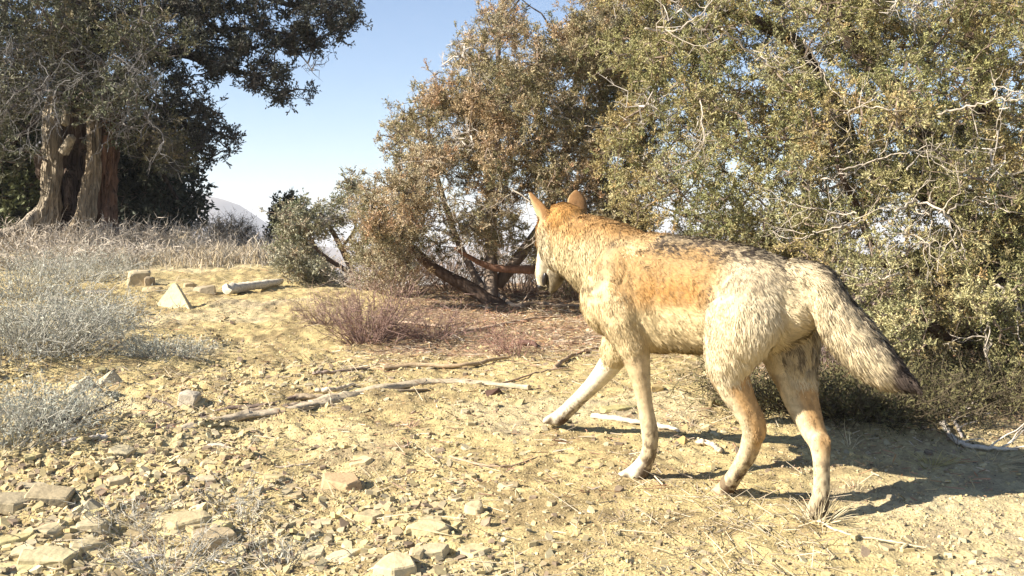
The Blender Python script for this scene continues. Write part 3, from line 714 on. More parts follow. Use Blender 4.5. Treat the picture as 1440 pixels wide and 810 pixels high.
wolf_base = LW(.25, 0, 0)
mb = MB(); mb.add(BV, BF, np.clip(mixc(rc, C_dark, dkc*.6), 0, 1))
wolf = mb.build('wolf', M_skin, smooth=True, loc=wolf_base)
tag(wolf, 'tan and cream wolf walking away to the left, head lowered, bushy dark-tipped tail', 'wolf')
# fur
FA = BV[BF[:,1]]-BV[BF[:,0]]; FB = BV[BF[:,2]]-BV[BF[:,0]]; FC = BV[BF[:,3]]-BV[BF[:,0]]
area = .5*np.linalg.norm(np.cross(FA,FB),axis=1)+.5*np.linalg.norm(np.cross(FB,FC),axis=1)
fr = rid[BF[:,0]]
dens = np.array([1.0,1.0,1.5,1.2,2.2,2.0,2.2,1.0,2.0,1.0,1.6,2.4,1.3])
pr = area*dens[fr]; NF = 340000
fi = rng.choice(len(BF), NF, p=pr/pr.sum())
a_, b_ = rng.random(NF), rng.random(NF)
Vq = BV[BF[fi]]; Nq = BN[BF[fi]]
wgt = np.stack([(1-a_)*(1-b_), a_*(1-b_), a_*b_, (1-a_)*b_], 1)[:,:,None]
RP = (Vq*wgt).sum(1); RN = norm((Nq*wgt).sum(1))
RW = REGW[BF[fi,0]]; rr = np.minimum((np.cumsum(RW,1) < rng.random(NF)[:,None]*RW.sum(1,keepdims=True)).sum(1), 12)
RW = RW/RW.sum(1,keepdims=True)
FL = norm((fl[BF[fi]]*wgt).sum(1))
FL = norm(FL - RN*np.sum(FL*RN,1)[:,None]*.9)
length = (RW@np.array([.018,.024,.018,.024,.010,.012,.007,.016,.009,.014,.010,.008,.036]))*rng.uniform(.65,1.25,NF)
Xl, Yl, Zl = loc_coords(RP)
back = (rr==0)&(Zl>.66); length[back] *= 1.15
belly = (rr==0)&(Zl<.45); length[belly] *= 1.2
ruff = (rr==9)&(RN@H3 < -.2); length[ruff] *= 1.9
# tufts: hairs of one tuft lean the same way
def tuft(P, s, seed): return np.stack([fbm(P[:,0]*s,P[:,1]*s,P[:,2]*s,seed+k*31,2)-.5 for k in range(3)],1)
wob = tuft(RP, 60, 200)*1.9 + tuft(RP, 22, 300)*.7
lift = RW@np.array([.28,.36,.30,.42,.18,.2,.12,.22,.15,.28,.18,.2,.42])
d0 = norm(FL + RN*(lift*1.3)[:,None] + wob*.36 + rng.normal(size=(NF,3))*.10)
d1 = norm(FL + RN*(lift*.40)[:,None] + wob*.50 + np.array((0,0,-.22)) + rng.normal(size=(NF,3))*.12)
wd = (RW@np.array([.0026,.0028,.0024,.0026,.0017,.0018,.0016,.0022,.0016,.0024,.0018,.0018,.0030]))*rng.uniform(.7,1.2,NF)
c0, dk0 = coat(RP, RN, rr)
c0 = c0*rng.uniform(.82,1.15,(NF,1))
dk0 = np.where(rng.random(NF) < .35+.65*dk0, dk0, dk0*.25)
c0 = mixc(c0, C_dark, np.clip(dk0-.45,0,1)*1.3); ctip = mixc(c0, C_dark, dk0*1.0); cmid = mixc(c0, C_dark, dk0*.75)
sdir = norm(np.cross(d0, RN)+rng.normal(size=(NF,3))*.25)
p0 = RP-RN*.002; p1 = p0+d0*(length*.5)[:,None]; p2 = p1+d1*(length*.5)[:,None]
V = np.stack([p0-sdir*wd[:,None]*.5, p0+sdir*wd[:,None]*.5, p1+sdir*wd[:,None]*.42, p1-sdir*wd[:,None]*.42, p2], 1).reshape(-1,3)
C = np.stack([c0,c0,cmid,cmid,ctip],1).reshape(-1,3)
Nf = norm(RN + rng.normal(size=(NF,3))*.16 + wob*.45)
NN = np.repeat(Nf, 5, axis=0)
k = np.arange(NF)[:,None]*5
mb = MB(); mb.add(V, k+np.array([[0,1,2,3]]), C, nrm=NN); 
mb.f.append(k+np.array([[3,2,4]])); mb.m.append(np.zeros(NF))
fur = mb.build('fur', M_fur, wolf, smooth=True, loc=wolf_base)
# nose, eyes, claws
def ellip(center, axes, name, col, mat, parent, n=14):
    mb = MB(); th = np.linspace(0,np.pi,n)[:,None]; ph = np.linspace(0,2*np.pi,n*2,endpoint=False)[None,:]
    u = np.stack([np.sin(th)*np.cos(ph), np.sin(th)*np.sin(ph), np.cos(th)+0*ph],-1)
    A = np.array(axes); V = center + u@A
    m_ = n*2; i = np.arange(n-1)[:,None]*m_; j = np.arange(m_)[None,:]; kk = (j+1)%m_
    mb.add(V.reshape(-1,3), np.stack([i+j,i+kk,i+m_+kk,i+m_+j],-1).reshape(-1,4), col)
    return mb.build(name, mat, parent, smooth=True, loc=center)
mdir = norm(W(761,402,HD+.12)-W(769,368,HD+.08)); mup = norm(np.cross(mdir, hs))
ellip(W(762,403,HD+.118)-0*mup, np.array([hs*.017, mup*.014, mdir*.015]), 'nose', (.012,.010,.010), M_nose, wolf)
# dark lip corner seen at the side of the muzzle
ellip(W(766,392,HD+.084)-np.array((0,.006,0)), np.array([np.array((0,-.014,0)), np.array((.010,0,0)), np.array((-.10,.25,-1.0))*.025]), 'lip', (.015,.012,.012), M_nose, wolf)
for s in (1,-1):
    ellip(W(780,334,HD+.085)+hs*.045*s, np.eye(3)*.010, 'eye', (.10,.05,.015), M_nose, wolf)
for paw, d in ((J(884,671,.055), 1), (J(775,593,-.155),1), (J(1008,694,-.01),1), (J(1144,728,-.012),1)):
    for q in (-1.5,-.5,.5,1.5):
        c = paw + L3*q*.013 + H3*(.010-.004*abs(q))
        mbc = MB(); tube(mbc, [c-H3*.006+U3*.004, c+H3*.006, c+H3*.012-U3*.006], [.0035,.003,.0008], (.05,.04,.03), 6)
        mbc.build('claw', M_nose, wolf, smooth=True)

# ------------------------------------------------------------------ stones
def stone_mesh(mb, c, sx, sy, sz, rot, tilt=(0,0), col=(.5,.43,.27), seed=0, kind='slab'):
    """angular broken stone: convex hull of a jittered prism, bevelled by hand"""
    r_ = np.random.default_rng(seed)
    import bmesh
    bm = bmesh.new()
    if kind == 'tri':
        pts = [(-.5,-.25,0),(.5,-.25,0),(.45,.3,0),(-.4,.3,0),(-.16,0,.90),(-.06,.02,1),(-.04,.16,.94),(.30,-.12,.34)]
    elif kind == 'wedge':
        pts = [(-.5,-.5,0),(.5,-.5,0),(.5,.5,0),(-.5,.5,0),(-.06,-.05,1),(.02,.2,.93)]
    elif kind == 'block':
        pts = [(x*.5*r_.uniform(.8,1.05),y*.5*r_.uniform(.8,1.05),z*r_.uniform(.85,1.1)) for x in (-1,1) for y in (-1,1) for z in (0,1)]+[(0,0,1.05)]
    else:
        k = int(r_.integers(5,8)); an = np.sort((np.arange(k)+r_.uniform(-.35,.35,k))/k*2*np.pi); rad = r_.uniform(.38,.55,k)
        pts = [(math.cos(a)*q, math.sin(a)*q, 0) for a,q in zip(an,rad)]+[(math.cos(a)*q*r_.uniform(.8,.98), math.sin(a)*q*r_.uniform(.8,.98), 1*r_.uniform(.75,1.1)) for a,q in zip(an,rad)]
    for p in pts: bm.verts.new((p[0]*sx, p[1]*sy, p[2]*sz))
    bmesh.ops.convex_hull(bm, input=bm.verts)
    bmesh.ops.dissolve_limit(bm, angle_limit=R(4), verts=bm.verts, edges=bm.edges)
    bmesh.ops.bevel(bm, geom=bm.edges[:], offset=min(sx,sy,sz)*(.03 if kind in ('wedge','tri') else .09), segments=1, affect='EDGES')
    bmesh.ops.triangulate(bm, faces=bm.faces[:])
    bmesh.ops.subdivide_edges(bm, edges=bm.edges[:], cuts=1, use_grid_fill=True)
    v = np.array([q.co[:] for q in bm.verts])
    m = (sx+sy+sz)/3
    v = v + (np.stack([fbm(v[:,0]*3/m+seed, v[:,1]*3/m, v[:,2]*3/m, 5+s, 3) for s in range(3)],1)-.5)*m*.09
    bm.verts.index_update(); f = [[q.index for q in fc.verts] for fc in bm.faces]
    ca, sa = math.cos(rot), math.sin(rot)
    tx, ty = tilt
    v = v@np.array(((1,0,0),(0,math.cos(tx),math.sin(tx)),(0,-math.sin(tx),math.cos(tx))))
    v = v@np.array(((math.cos(ty),0,-math.sin(ty)),(0,1,0),(math.sin(ty),0,math.cos(ty))))
    v = v@np.array(((ca,sa,0),(-sa,ca,0),(0,0,1)))
    tri = [q for q in f if len(q)==3]; quad = [q for q in f if len(q)==4]
    cc = np.array(col)*np.array((.90,.86,.80))*(.88+.24*fbm(v[:,0]*40,v[:,1]*40,v[:,2]*40,seed,3))[:,None]
    n0 = mb.n
    if tri: mb.add(v+c, tri, cc)
    if quad: mb.f.append(np.array(quad)+n0); mb.m.append(np.zeros(len(quad)))
    bm.free()
ROCKS = [  # px, py, width m, depth m, height m, rot, tilt, colour, shape, label
 (246,432,.36,.13,.21,-.45,(-.12,0),(.56,.51,.34),'tri','pointed triangular stone standing on edge on the path'),
 (194,400,.16,.16,.13,.3,(0,.1),(.48,.42,.29),'block','squarish pale stone left of the triangular stone, sage in front'),
 (212,401,.10,.14,.11,-.2,(0,0),(.36,.30,.21),'slab','brown broken stone touching the squarish pale stone\'s right side'),
 (290,412,.20,.14,.07,.1,(0,0),(.38,.33,.24),'slab','low brown stone just right of the triangular stone'),
 (268,405,.12,.10,.05,.5,(0,0),(.46,.38,.25),'slab','flat stone behind the triangular stone'),
 (292,377,.22,.12,.05,.2,(0,0),(.52,.44,.30),'slab','flat cream stone up the path, below the skyline brush'),
 (215,408,.18,.1,.04,0,(0,0),(.50,.42,.27),'slab','thin flat stone in front of the squarish pale stone'),
 (135,412,.22,.16,.06,.2,(.1,0),(.62,.56,.46),'slab','whitish flat stone between the sage clumps at left'),
 (75,425,.16,.14,.05,.3,(.1,0),(.56,.50,.38),'slab','pale slab half hidden in the left sage'),
 (192,443,.09,.08,.06,.2,(0,0),(.46,.38,.22),'block','small yellow stone below the triangular stone, at the sage edge'),
 (120,557,.14,.08,.08,.3,(.3,.2),(.54,.48,.34),'wedge','pale upright shard left of its twin beneath the sage'),
 (157,541,.12,.07,.07,.5,(.2,.1),(.52,.46,.33),'wedge','pale upright shard right of its twin beneath the sage'),
 (265,572,.08,.06,.07,-.2,(.1,.2),(.50,.46,.38),'block','grey-white upright stone above the exposed root\'s left end'),
 (185,615,.15,.11,.05,.25,(.2,0),(.47,.34,.21),'slab','reddish stone left of the exposed root'),
 (308,628,.11,.07,.03,.1,(.1,0),(.62,.56,.46),'slab','small whitish stone just under the exposed root'),
 (342,637,.12,.08,.03,-.2,(.1,0),(.50,.36,.22),'slab','orange-tan flat stone below the exposed root'),
 (478,690,.17,.12,.045,-.25,(.15,.05),(.48,.36,.22),'slab','brown slab with a whitish left face, the biggest stone in the foreground'),
 (600,752,.13,.09,.04,.05,(.12,0),(.58,.50,.31),'slab','pale yellow slab with a dark right end near the bottom middle'),
 (667,775,.10,.10,.02,.3,(.1,0),(.58,.50,.30),'slab','thin yellow slab right of the dark-ended yellow slab'),
 (666,722,.07,.08,.03,.2,(.1,0),(.56,.48,.31),'slab','small yellow stone upslope of the two bottom yellow slabs'),
 (716,690,.08,.07,.02,.4,(.05,0),(.48,.40,.25),'slab','tan flat stone alone on bare soil left of the wolf'),
 (555,812,.12,.12,.04,.4,(.1,0),(.60,.52,.34),'slab','pale stone cut off by the bottom edge of the picture'),
 (258,672,.16,.09,.035,.05,(.1,0),(.55,.48,.32),'slab','long pale slab in the scree below the reddish stone'),
 (288,678,.06,.06,.03,.4,(.1,0),(.55,.48,.34),'block','little pale cube-like stone at the long pale slab\'s right end'),
 (285,716,.14,.06,.03,.12,(.1,0),(.56,.49,.34),'slab','narrow pale slab in the middle of the scree'),
 (68,715,.12,.09,.05,.2,(.15,.1),(.48,.41,.27),'block','tan stone with a dark right side near the left edge'),
 (20,722,.20,.12,.035,.35,(.2,.1),(.40,.35,.24),'slab','wide ledge stone at the left edge above a dark hollow'),
 (128,722,.09,.07,.04,.4,(.1,0),(.44,.40,.28),'wedge','dark-sided flake right of the tan stone in the scree'),
 (70,755,.13,.10,.03,.5,(.1,0),(.50,.44,.29),'slab','yellow plate below the tan stone with the dark side'),
 (130,753,.09,.08,.03,.1,(.1,0),(.50,.44,.30),'slab','rounded plate beside the yellow plate in the scree'),
 (60,790,.18,.12,.03,.3,(.1,0),(.52,.47,.30),'slab','broad yellow plate near the bottom left corner'),
 (120,775,.11,.09,.03,.6,(.1,0),(.48,.42,.27),'slab','tilted plate above the broad yellow plate'),
 (15,800,.14,.12,.03,.2,(.1,0),(.54,.50,.28),'slab','mustard plate in the bottom left corner'),
 (265,745,.17,.10,.04,.15,(.1,0),(.50,.43,.27),'slab','long yellow slab upslope of the grey twig heap'),
 (300,765,.16,.12,.04,-.1,(.1,0),(.42,.35,.23),'slab','brown slab with a hollow under it, right of the grey twig heap'),
 (165,683,.08,.07,.02,.3,(.1,0),(.53,.46,.31),'slab','smooth oval plate high in the scree'),
 (800,545,.05,.04,.03,.3,(.3,0),(.05,.035,.03),'block','tiny blackish stone'),
 (697,556,.09,.05,.04,.4,(.5,.2),(.10,.06,.045),'wedge','dark brown chunk at the right end of the exposed root'),
 (1004,572,.07,.05,.05,.4,(.2,0),(.30,.25,.14),'block','dark stone between the wolf\'s front and hind legs'),
 (922,548,.06,.05,.03,.2,(.2,0),(.46,.36,.18),'block','ochre stone behind the wolf\'s planted foreleg'),
 (960,625,.06,.05,.03,.8,(.4,0),(.48,.35,.16),'wedge','ochre flake at the end of the stick under the wolf\'s belly'),
 (866,575,.22,.09,.02,.5,(.1,0),(.44,.40,.20),'slab','greenish slab half buried behind the wolf\'s forelegs'),
 (45,690,.14,.10,.03,.2,(.1,0),(.46,.41,.29),'slab','grey-tan plate above the wide ledge stone at the left edge'),
 (350,605,.07,.06,.03,.2,(.1,0),(.48,.40,.26),'slab','small tan plate lying under the exposed root\'s bend'),
 (585,785,.06,.06,.02,.2,(.1,0),(.55,.47,.30),'slab','small chip below the pale yellow slab with the dark end'),
 (520,732,.10,.08,.02,.7,(.1,0),(.50,.43,.27),'slab','dull yellow plate below the big brown slab'),
]
ROCKS = [r for r in ROCKS if r[0] != 800]
for k, (px_, py_, sx, sy, sz, rot, tl, col, kind, lab) in enumerate(ROCKS):
    p = G(px_, py_); p = p-np.array((0,0,sz*(.2 if kind!='slab' else .38)))
    mb = MB(); stone_mesh(mb, p, sx, sy, sz, rot, tl, col, k*7+3, kind)
    tag(mb.build('stone', M_stone, loc=p), lab, 'stone', 'stones lying on the slope')
# loose medium stones, like one another
made = 0
while made < 110:
    px_ = random.uniform(-20, 700)**1.0; py_ = random.uniform(500, 830)
    if random.random() > (1-px_/760)*(.4+.6*(py_-500)/300): continue
    p = G(px_, py_); s = random.uniform(.035,.08)
    mb = MB(); cc = np.array(random.choice([(.52,.45,.28),(.47,.40,.24),(.55,.49,.33),(.42,.35,.22),(.50,.45,.24)]))*random.uniform(.85,1.1)
    stone_mesh(mb, p-np.array((0,0,.008)), s*random.uniform(.9,1.7), s, s*random.uniform(.12,.28), random.uniform(-.4,.9), (random.uniform(-.05,.35), random.uniform(-.25,.25)), cc, 500+made)
    tag(mb.build('stone', M_stone, loc=p), 'small loose yellowish flat stone lying in the scree at lower left', 'stone', 'small loose stones in the scree'); made += 1

# gravel: uncountable chips
def chips(n, fn, smin, smax, flat, cols, seed, sink=.15):
    r_ = np.random.default_rng(seed); mb = MB(); X_, Y_ = fn(n, r_); n = len(X_)
    s = smin*(smax/smin)**(r_.random(n)**1.8)
    k = 5; an = (np.arange(k)[None,:]+r_.uniform(-.35,.35,(n,k)))/k*2*np.pi; rad = r_.uniform(.6,1.1,(n,k))*s[:,None]*.5
    asp = r_.uniform(.5,1,n)[:,None]
    ex, ey = np.cos(an)*rad, np.sin(an)*rad*asp; yaw = r_.uniform(0,np.pi,n)[:,None]*.9
    ex, ey = ex*np.cos(yaw)-ey*np.sin(yaw), ex*np.sin(yaw)+ey*np.cos(yaw)
    t1, t2 = r_.normal(size=n)[:,None]*.22, r_.normal(size=n)[:,None]*.30+.12
    h = (s*r_.uniform(flat*.5,flat*1.3,n))[:,None]
    gz = g(X_, Y_)[:,None]
    top = np.stack([X_[:,None]+ex*.86, Y_[:,None]+ey*.86, gz+h*(1-sink)+ex*t1+ey*t2], -1)
    bot = np.stack([X_[:,None]+ex, Y_[:,None]+ey, gz-h*sink*2+ex*t1+ey*t2], -1)
    V = np.concatenate([top, bot], 1).reshape(-1,3); b0 = np.arange(n)[:,None,None]*10
    q = np.array([(a, a+5, (a+1)%5+5, (a+1)%5) for a in range(5)])
    c = cols[r_.integers(0,len(cols),n)]*r_.uniform(.7,1.2,(n,1))
    mb.add(V, (np.arange(5)[None,:]+np.arange(n)[:,None]*10), np.repeat(c,10,0))
    mb.f.append((q[None]+b0).reshape(-1,4)); mb.m.append(np.zeros(n*5))
    return mb
SC = np.array([(.47,.39,.22),(.44,.36,.19),(.51,.44,.27),(.34,.27,.16),(.50,.40,.20),(.25,.19,.13),(.40,.34,.22)])
def f_scree(n, r_):
    D = 2.2*(7.5/2.2)**r_.random(n*3); u = r_.uniform(-.56,.56,n*3)
    w = sstep(.05,-.42,u)*sstep(6.5,3.6,D)*.97 + .05
    m = r_.random(n*3) < w*(.25+1.5*sstep(.4,.65,fbm(u*D*1.7, D*1.7, 0, 61, 3))); return (u*D)[m][:n], D[m][:n]
gm = chips(34000, f_scree, .008, .048, .20, SC, 3)
def f_all(n, r_):
    D = 2.1*(10/2.1)**r_.random(n*2); u = r_.uniform(-.58,.58,n*2); m = r_.random(n*2) < (.25+sstep(.35,.7,fbm(u*D*2.5, D*2.5, 0, 71, 3))); return (u*D)[m][:n], D[m][:n]
g2 = chips(95000, f_all, .003, .013, .36, SC, 5)
gm.f += [f+gm.n for f in g2.f]; gm.v += g2.v; gm.c += g2.c; gm.m += g2.m; gm.n += g2.n
gm.build('gravel', M_gravel, props={'kind':'stuff','label':'yellowish stone chips strewn over the slope'})

# ------------------------------------------------------------------ exposed root, sticks
def ground_path(pp, lift=0.0, m=30):
    P = spline(np.array([G(a,b_) for a,b_ in pp]), m)
    P[:,2] = macro(P[:,0],P[:,1])+lift; return P
def ridge_tube(mb, P, r0, r1, col, n=10, rough=.25, flat=.7):
    k = len(P); t = np.linspace(0,1,k); rr = r0+(r1-r0)*t
    tube(mb, P, rr, np.array(col)[None,:]*(.75+.5*fbm(P[:,0]*14,P[:,1]*14,0,4,2))[:,None], n, rb=rr*flat, rough=rough, freq=30, flute=.25)
rt = empty('exposed_root', G(430,575), 'long weathered juniper root snaking across bare soil in front of the purple bush', 'root')
for pp, r0, r1, col, nm in [
    ([(250,612),(290,600),(340,588),(390,582),(440,572)], .026,.034,(.42,.35,.25),'root_strand'),
    ([(440,572),(490,560),(560,546),(620,540),(690,543),(745,547)], .036,.020,(.47,.39,.27),'root_strand'),
    ([(225,612),(270,592),(320,578),(370,574),(415,563)], .014,.017,(.23,.17,.13),'root_strand'),
    ([(415,563),(450,560),(520,556),(600,550)], .020,.010,(.38,.30,.20),'root_strand'),
    ([(200,608),(240,602),(300,588)], .008,.010,(.28,.22,.18),'root_strand'),
    ([(350,585),(400,576),(430,570)], .024,.020,(.28,.22,.16),'root_strand')]:
    mb = MB(); ridge_tube(mb, ground_path(pp, .006, 60), r0, r1, col, 14, .35, .55); mb.build(nm, M_wood, rt, smooth=True)
STICKS = [
 ([(318,415),(350,410),(395,402)],.040,.030,(.60,.54,.42),'thick pale bare log on the path near the small juniper','log'),
 ([(540,522),(580,518),(650,517),(690,510),(715,506)],.011,.009,(.42,.31,.19),'orange-brown stick lying behind the exposed root','stick'),
 ([(440,530),(470,527),(520,520)],.009,.006,(.30,.23,.18),'thin dark stick left of the purple bush\'s foot','stick'),
 ([(445,555),(470,552),(500,545)],.011,.008,(.55,.46,.33),'short pale stick crossing the root\'s left half','stick'),
 ([(320,650),(360,662),(400,661),(440,655)],.006,.003,(.46,.38,.28),'thin bent twig above the big brown slab','stick'),
 ([(632,645),(680,660),(720,658),(758,645)],.004,.002,(.38,.28,.19),'thin curved twig on bare soil in front of the lifted paw','stick'),
 ([(832,590),(880,596),(925,603),(955,612)],.010,.008,(.58,.50,.38),'pale stick under the wolf behind its planted foreleg','stick'),
 ([(982,628),(1000,632),(1014,640)],.010,.008,(.55,.46,.33),'stubby pale stick between the wolf\'s legs','stick'),
 ([(1150,738),(1190,758),(1250,764),(1302,775)],.003,.002,(.62,.54,.38),'straw-coloured stem trailing right from the wolf\'s rear paw','stick'),
 ([(1325,600),(1345,625),(1380,636),(1430,638)],.011,.006,(.60,.54,.45),'forked grey dead branch lying in the shade at the right edge','branch'),
 ([(1320,565),(1340,590),(1352,618)],.007,.005,(.45,.40,.35),'grey twig rising from the forked dead branch','branch'),
 ([(205,560),(240,575),(243,590)],.005,.003,(.14,.11,.09),'dark hooked twig above the reddish stone','stick'),
 ([(90,635),(120,628),(150,622)],.018,.012,(.58,.52,.44),'short bleached log piece below the left sage','log'),
 ([(20,610),(60,600),(120,598)],.014,.01,(.10,.08,.065),'dark fallen sage limb at the left edge','branch'),
 ([(640,470),(680,465),(740,452),(790,448)],.010,.006,(.46,.34,.24),'brown stick in litter beneath the leaning trunk','stick'),
 ([(560,455),(620,462),(660,455)],.008,.005,(.48,.36,.26),'thin brown stick just right of the purple bush','stick'),
 ([(730,485),(750,487),(755,492)],.014,.010,(.12,.07,.055),'short dark chunk of bark in the litter','bark'),
 ([(780,520),(815,500),(840,492)],.010,.007,(.40,.29,.19),'slanting brown stick beside the wolf\'s lifted foreleg','stick'),
 ([(700,545),(760,525),(800,520)],.005,.003,(.42,.30,.2),'fine twig between the root tip and the lifted foreleg','stick'),
 ([(180,800),(230,785),(290,790),(320,800)],.004,.003,(.50,.46,.42),'grey twig at the bottom edge beside the brown slab','stick'),
 ([(640,400),(700,418),(760,430),(820,434)],.018,.009,(.42,.33,.25),'pale broken branch on the ground under the leaning trunk','branch'),
 ([(1345,560),(1390,556),(1440,554)],.006,.004,(.5,.45,.36),'thin pale stick at the foot of the right juniper','stick'),
]
for pp, r0, r1, col, lab, cat in STICKS:
    P = ground_path(pp, r0*.7+.004, 24); P = P+rng.normal(size=P.shape)*min(r0*.25,.002)
    mb = MB(); ridge_tube(mb, P, r0, r1, col, 8, .25, .9)
    if cat == 'branch':
        for _ in range(5):
            k = random.randint(6,20); d = norm(np.array((random.uniform(.2,1), random.uniform(-.6,.6), random.uniform(.1,.5)))); l = random.uniform(.08,.18)
            tube(mb, P[k]+d*np.linspace(0,l,5)[:,None]+rng.normal(size=(5,3))*.003, np.linspace(r1*.6,.0015,5), col, 5)
    tag(mb.build({'log':'log','stick':'stick','branch':'fallen_branch','bark':'bark_chunk'}[cat], M_wood, smooth=True, loc=P[0]), lab, cat, 'fallen wood on the slope')

# litter under the junipers (uncountable) and thin twigs over the slope
def litter():
    mb = MB(); r_ = rng
    def region(n, f):
        D = 3.0*(9/3.0)**r_.random(n); u = r_.uniform(-.4,.56,n); x = u*D
        w = f(x, D, u); m = r_.random(n) < w; return x[m], D[m]
    x, y = region(90000, lambda x,D,u: np.clip(sstep(4.9,5.9,D+.5*(fbm(x*2,D*2,0,8,2)-.5)*2)*sstep(-1.1,-.4,x)+sstep(3.9,4.9,D)*sstep(.9,1.5,x),0,1)*.9+.05)
    n = len(x); L_ = .008*(.075/.008)**(r_.random(n)**1.6); yaw = r_.uniform(0,np.pi*2,n)
    d = np.stack([np.cos(yaw)*L_, np.sin(yaw)*L_*.8, r_.normal(size=n)*L_*.25],1)
    c = np.stack([x,y,g(x,y)+r_.uniform(.002,.014,n)],1)
    pal = np.array([(.45,.28,.15),(.50,.40,.28),(.30,.18,.12),(.55,.48,.38),(.40,.22,.14),(.22,.15,.11),(.46,.36,.20)])
    prisms(mb, c-d/2, c+d/2, .0012+.02*L_*r_.random(n), .001+.012*L_, pal[r_.integers(0,7,n)]*r_.uniform(.7,1.2,(n,1)))
    x, y = region(9000, lambda x,D,u: sstep(4.7,5.4,D)*sstep(-1.1,-.5,x)*sstep(7.6,6.6,D)*(.2+.8*sstep(.4,.6,fbm(x*2,D*2,0,18,2))))
    n = len(x); L_ = r_.uniform(.05,.20,n); yaw = r_.uniform(0,np.pi*2,n); a = np.stack([x,y,g(x,y)+r_.uniform(.004,.02,n)],1)
    for k in range(3):
        yaw = yaw+r_.normal(size=n)*.35; b = a+np.stack([np.cos(yaw),np.sin(yaw)*.8,r_.normal(size=n)*.12],1)*(L_/3)[:,None]
        prisms(mb, a, b, .0022*(1-k*.25), .0022*(.75-k*.25), np.array([(.50,.40,.28),(.55,.47,.36),(.36,.24,.16),(.26,.17,.12)])[r_.integers(0,4,n)]); a = b
    return mb
litter().build('needle_litter', M_litter, props={'kind':'stuff','label':'brown needle and twig litter under the junipers'})
def straw():
    """scattered dry straw lying and standing on the slope"""
    mb = MB(); n = 9000; D = 2.2*(12/2.2)**rng.random(n); u = rng.uniform(-.58,.3,n); x = u*D
    w = .12+.9*sstep(.52,.66,fbm(x*1.1,D*1.1,0,91,3)); m = rng.random(n) < w; x, D = x[m], D[m]; n = len(x)
    L_ = rng.uniform(.03,.12,n); yaw = rng.uniform(0,6.28,n); up = rng.uniform(0,.8,n)**2
    d = np.stack([np.cos(yaw),np.sin(yaw),up],1)*L_[:,None]; c = np.stack([x,D,g(x,D)+.004],1)
    prisms(mb, c, c+d, .0013, .0006, np.array((.55,.47,.34))*rng.uniform(.6,1.2,(n,1)))
    return mb
straw().build('dry_straw', M_grass, props={'kind':'stuff','label':'thin dry straw scattered over the stony slope'})

# ------------------------------------------------------------------ shrubs and grass
def shrub(name, px_, py_, w, h, n, col, label, cat, group, r=.0016, seg=6, side=3, spread=.8, leafy=0, leafcol=None, D=None, lean=(0,0), droop=.0, tip=.35, bend=.25):
    b_ = G(px_, py_) if D is None else np.array(((px_-720)/F*D, D, float(g((px_-720)/F*D, D))))
    mb = MB()
    A0=[];A1=[];RA=[];RB=[];CC=[]; ends=[]
    an = rng.uniform(0,2*np.pi,n); rad = np.sqrt(rng.random(n))
    base = b_ + np.stack([np.cos(an)*rad*w*.22, np.sin(an)*rad*w*.22, np.zeros(n)],1)
    base[:,2] = g(base[:,0], base[:,1])-.005
    out = np.stack([np.cos(an)*rad*w*.5*spread+lean[0], np.sin(an)*rad*w*.5*spread+lean[1], h*rng.uniform(.55,1.05,n)*(1-.35*rad**2)],1)
    p = base.copy(); col_n = np.array(col)*rng.uniform(.65,1.25,(n,1))
    d = out/seg
    def run(p, d, rs, cn, seg):
        for s in range(seg):
            q = p+d*(1+.15*rng.normal(size=(len(p),1)))+rng.normal(size=p.shape)*np.linalg.norm(d,axis=1,keepdims=True)*bend
            if droop: q[:,2] -= droop*(s/seg)*h/seg
            A0.append(p); A1.append(q); RA.append(rs*(1-.8*s/seg)); RB.append(rs*(1-.8*(s+1)/seg)); CC.append(cn)
            if s >= 1: ends.append((q.copy(), d.copy(), rs*.55, cn))
            p = q
    run(p, d, np.full(n, r*1.6), col_n, seg)
    first = list(ends)
    for (q, dd, rs, cn) in first:
        for _ in range(side):
            m = rng.random(len(q)) < .6
            if m.sum() == 0: continue
            e = dd[m]*.6+rng.normal(size=(m.sum(),3))*np.linalg.norm(dd[m],axis=1,keepdims=True)*.8
            run(q[m], e*.5, rs[m], cn[m]*1.08, 2)
    prisms(mb, np.concatenate(A0), np.concatenate(A1), np.concatenate(RA), np.concatenate(RB), np.clip(np.concatenate(CC),0,.8))
    mats = [M_grass]
    if leafy:
        E = np.concatenate([e[0] for e in ends]); k = rng.integers(0,len(E),leafy)
        leaves(mb, E[k]+rng.normal(size=(leafy,3))*.012, rng.normal(size=(leafy,3))+np.array((0,0,.6)), .018*rng.uniform(.6,1.3,leafy), .006, np.array(leafcol)*rng.uniform(.6,1.3,(leafy,1)))
    return tag(mb.build(name, M_grass, loc=b_), label, cat, group)
SAGE = (.42,.405,.345); SG = 'grey sage shrubs on the left'
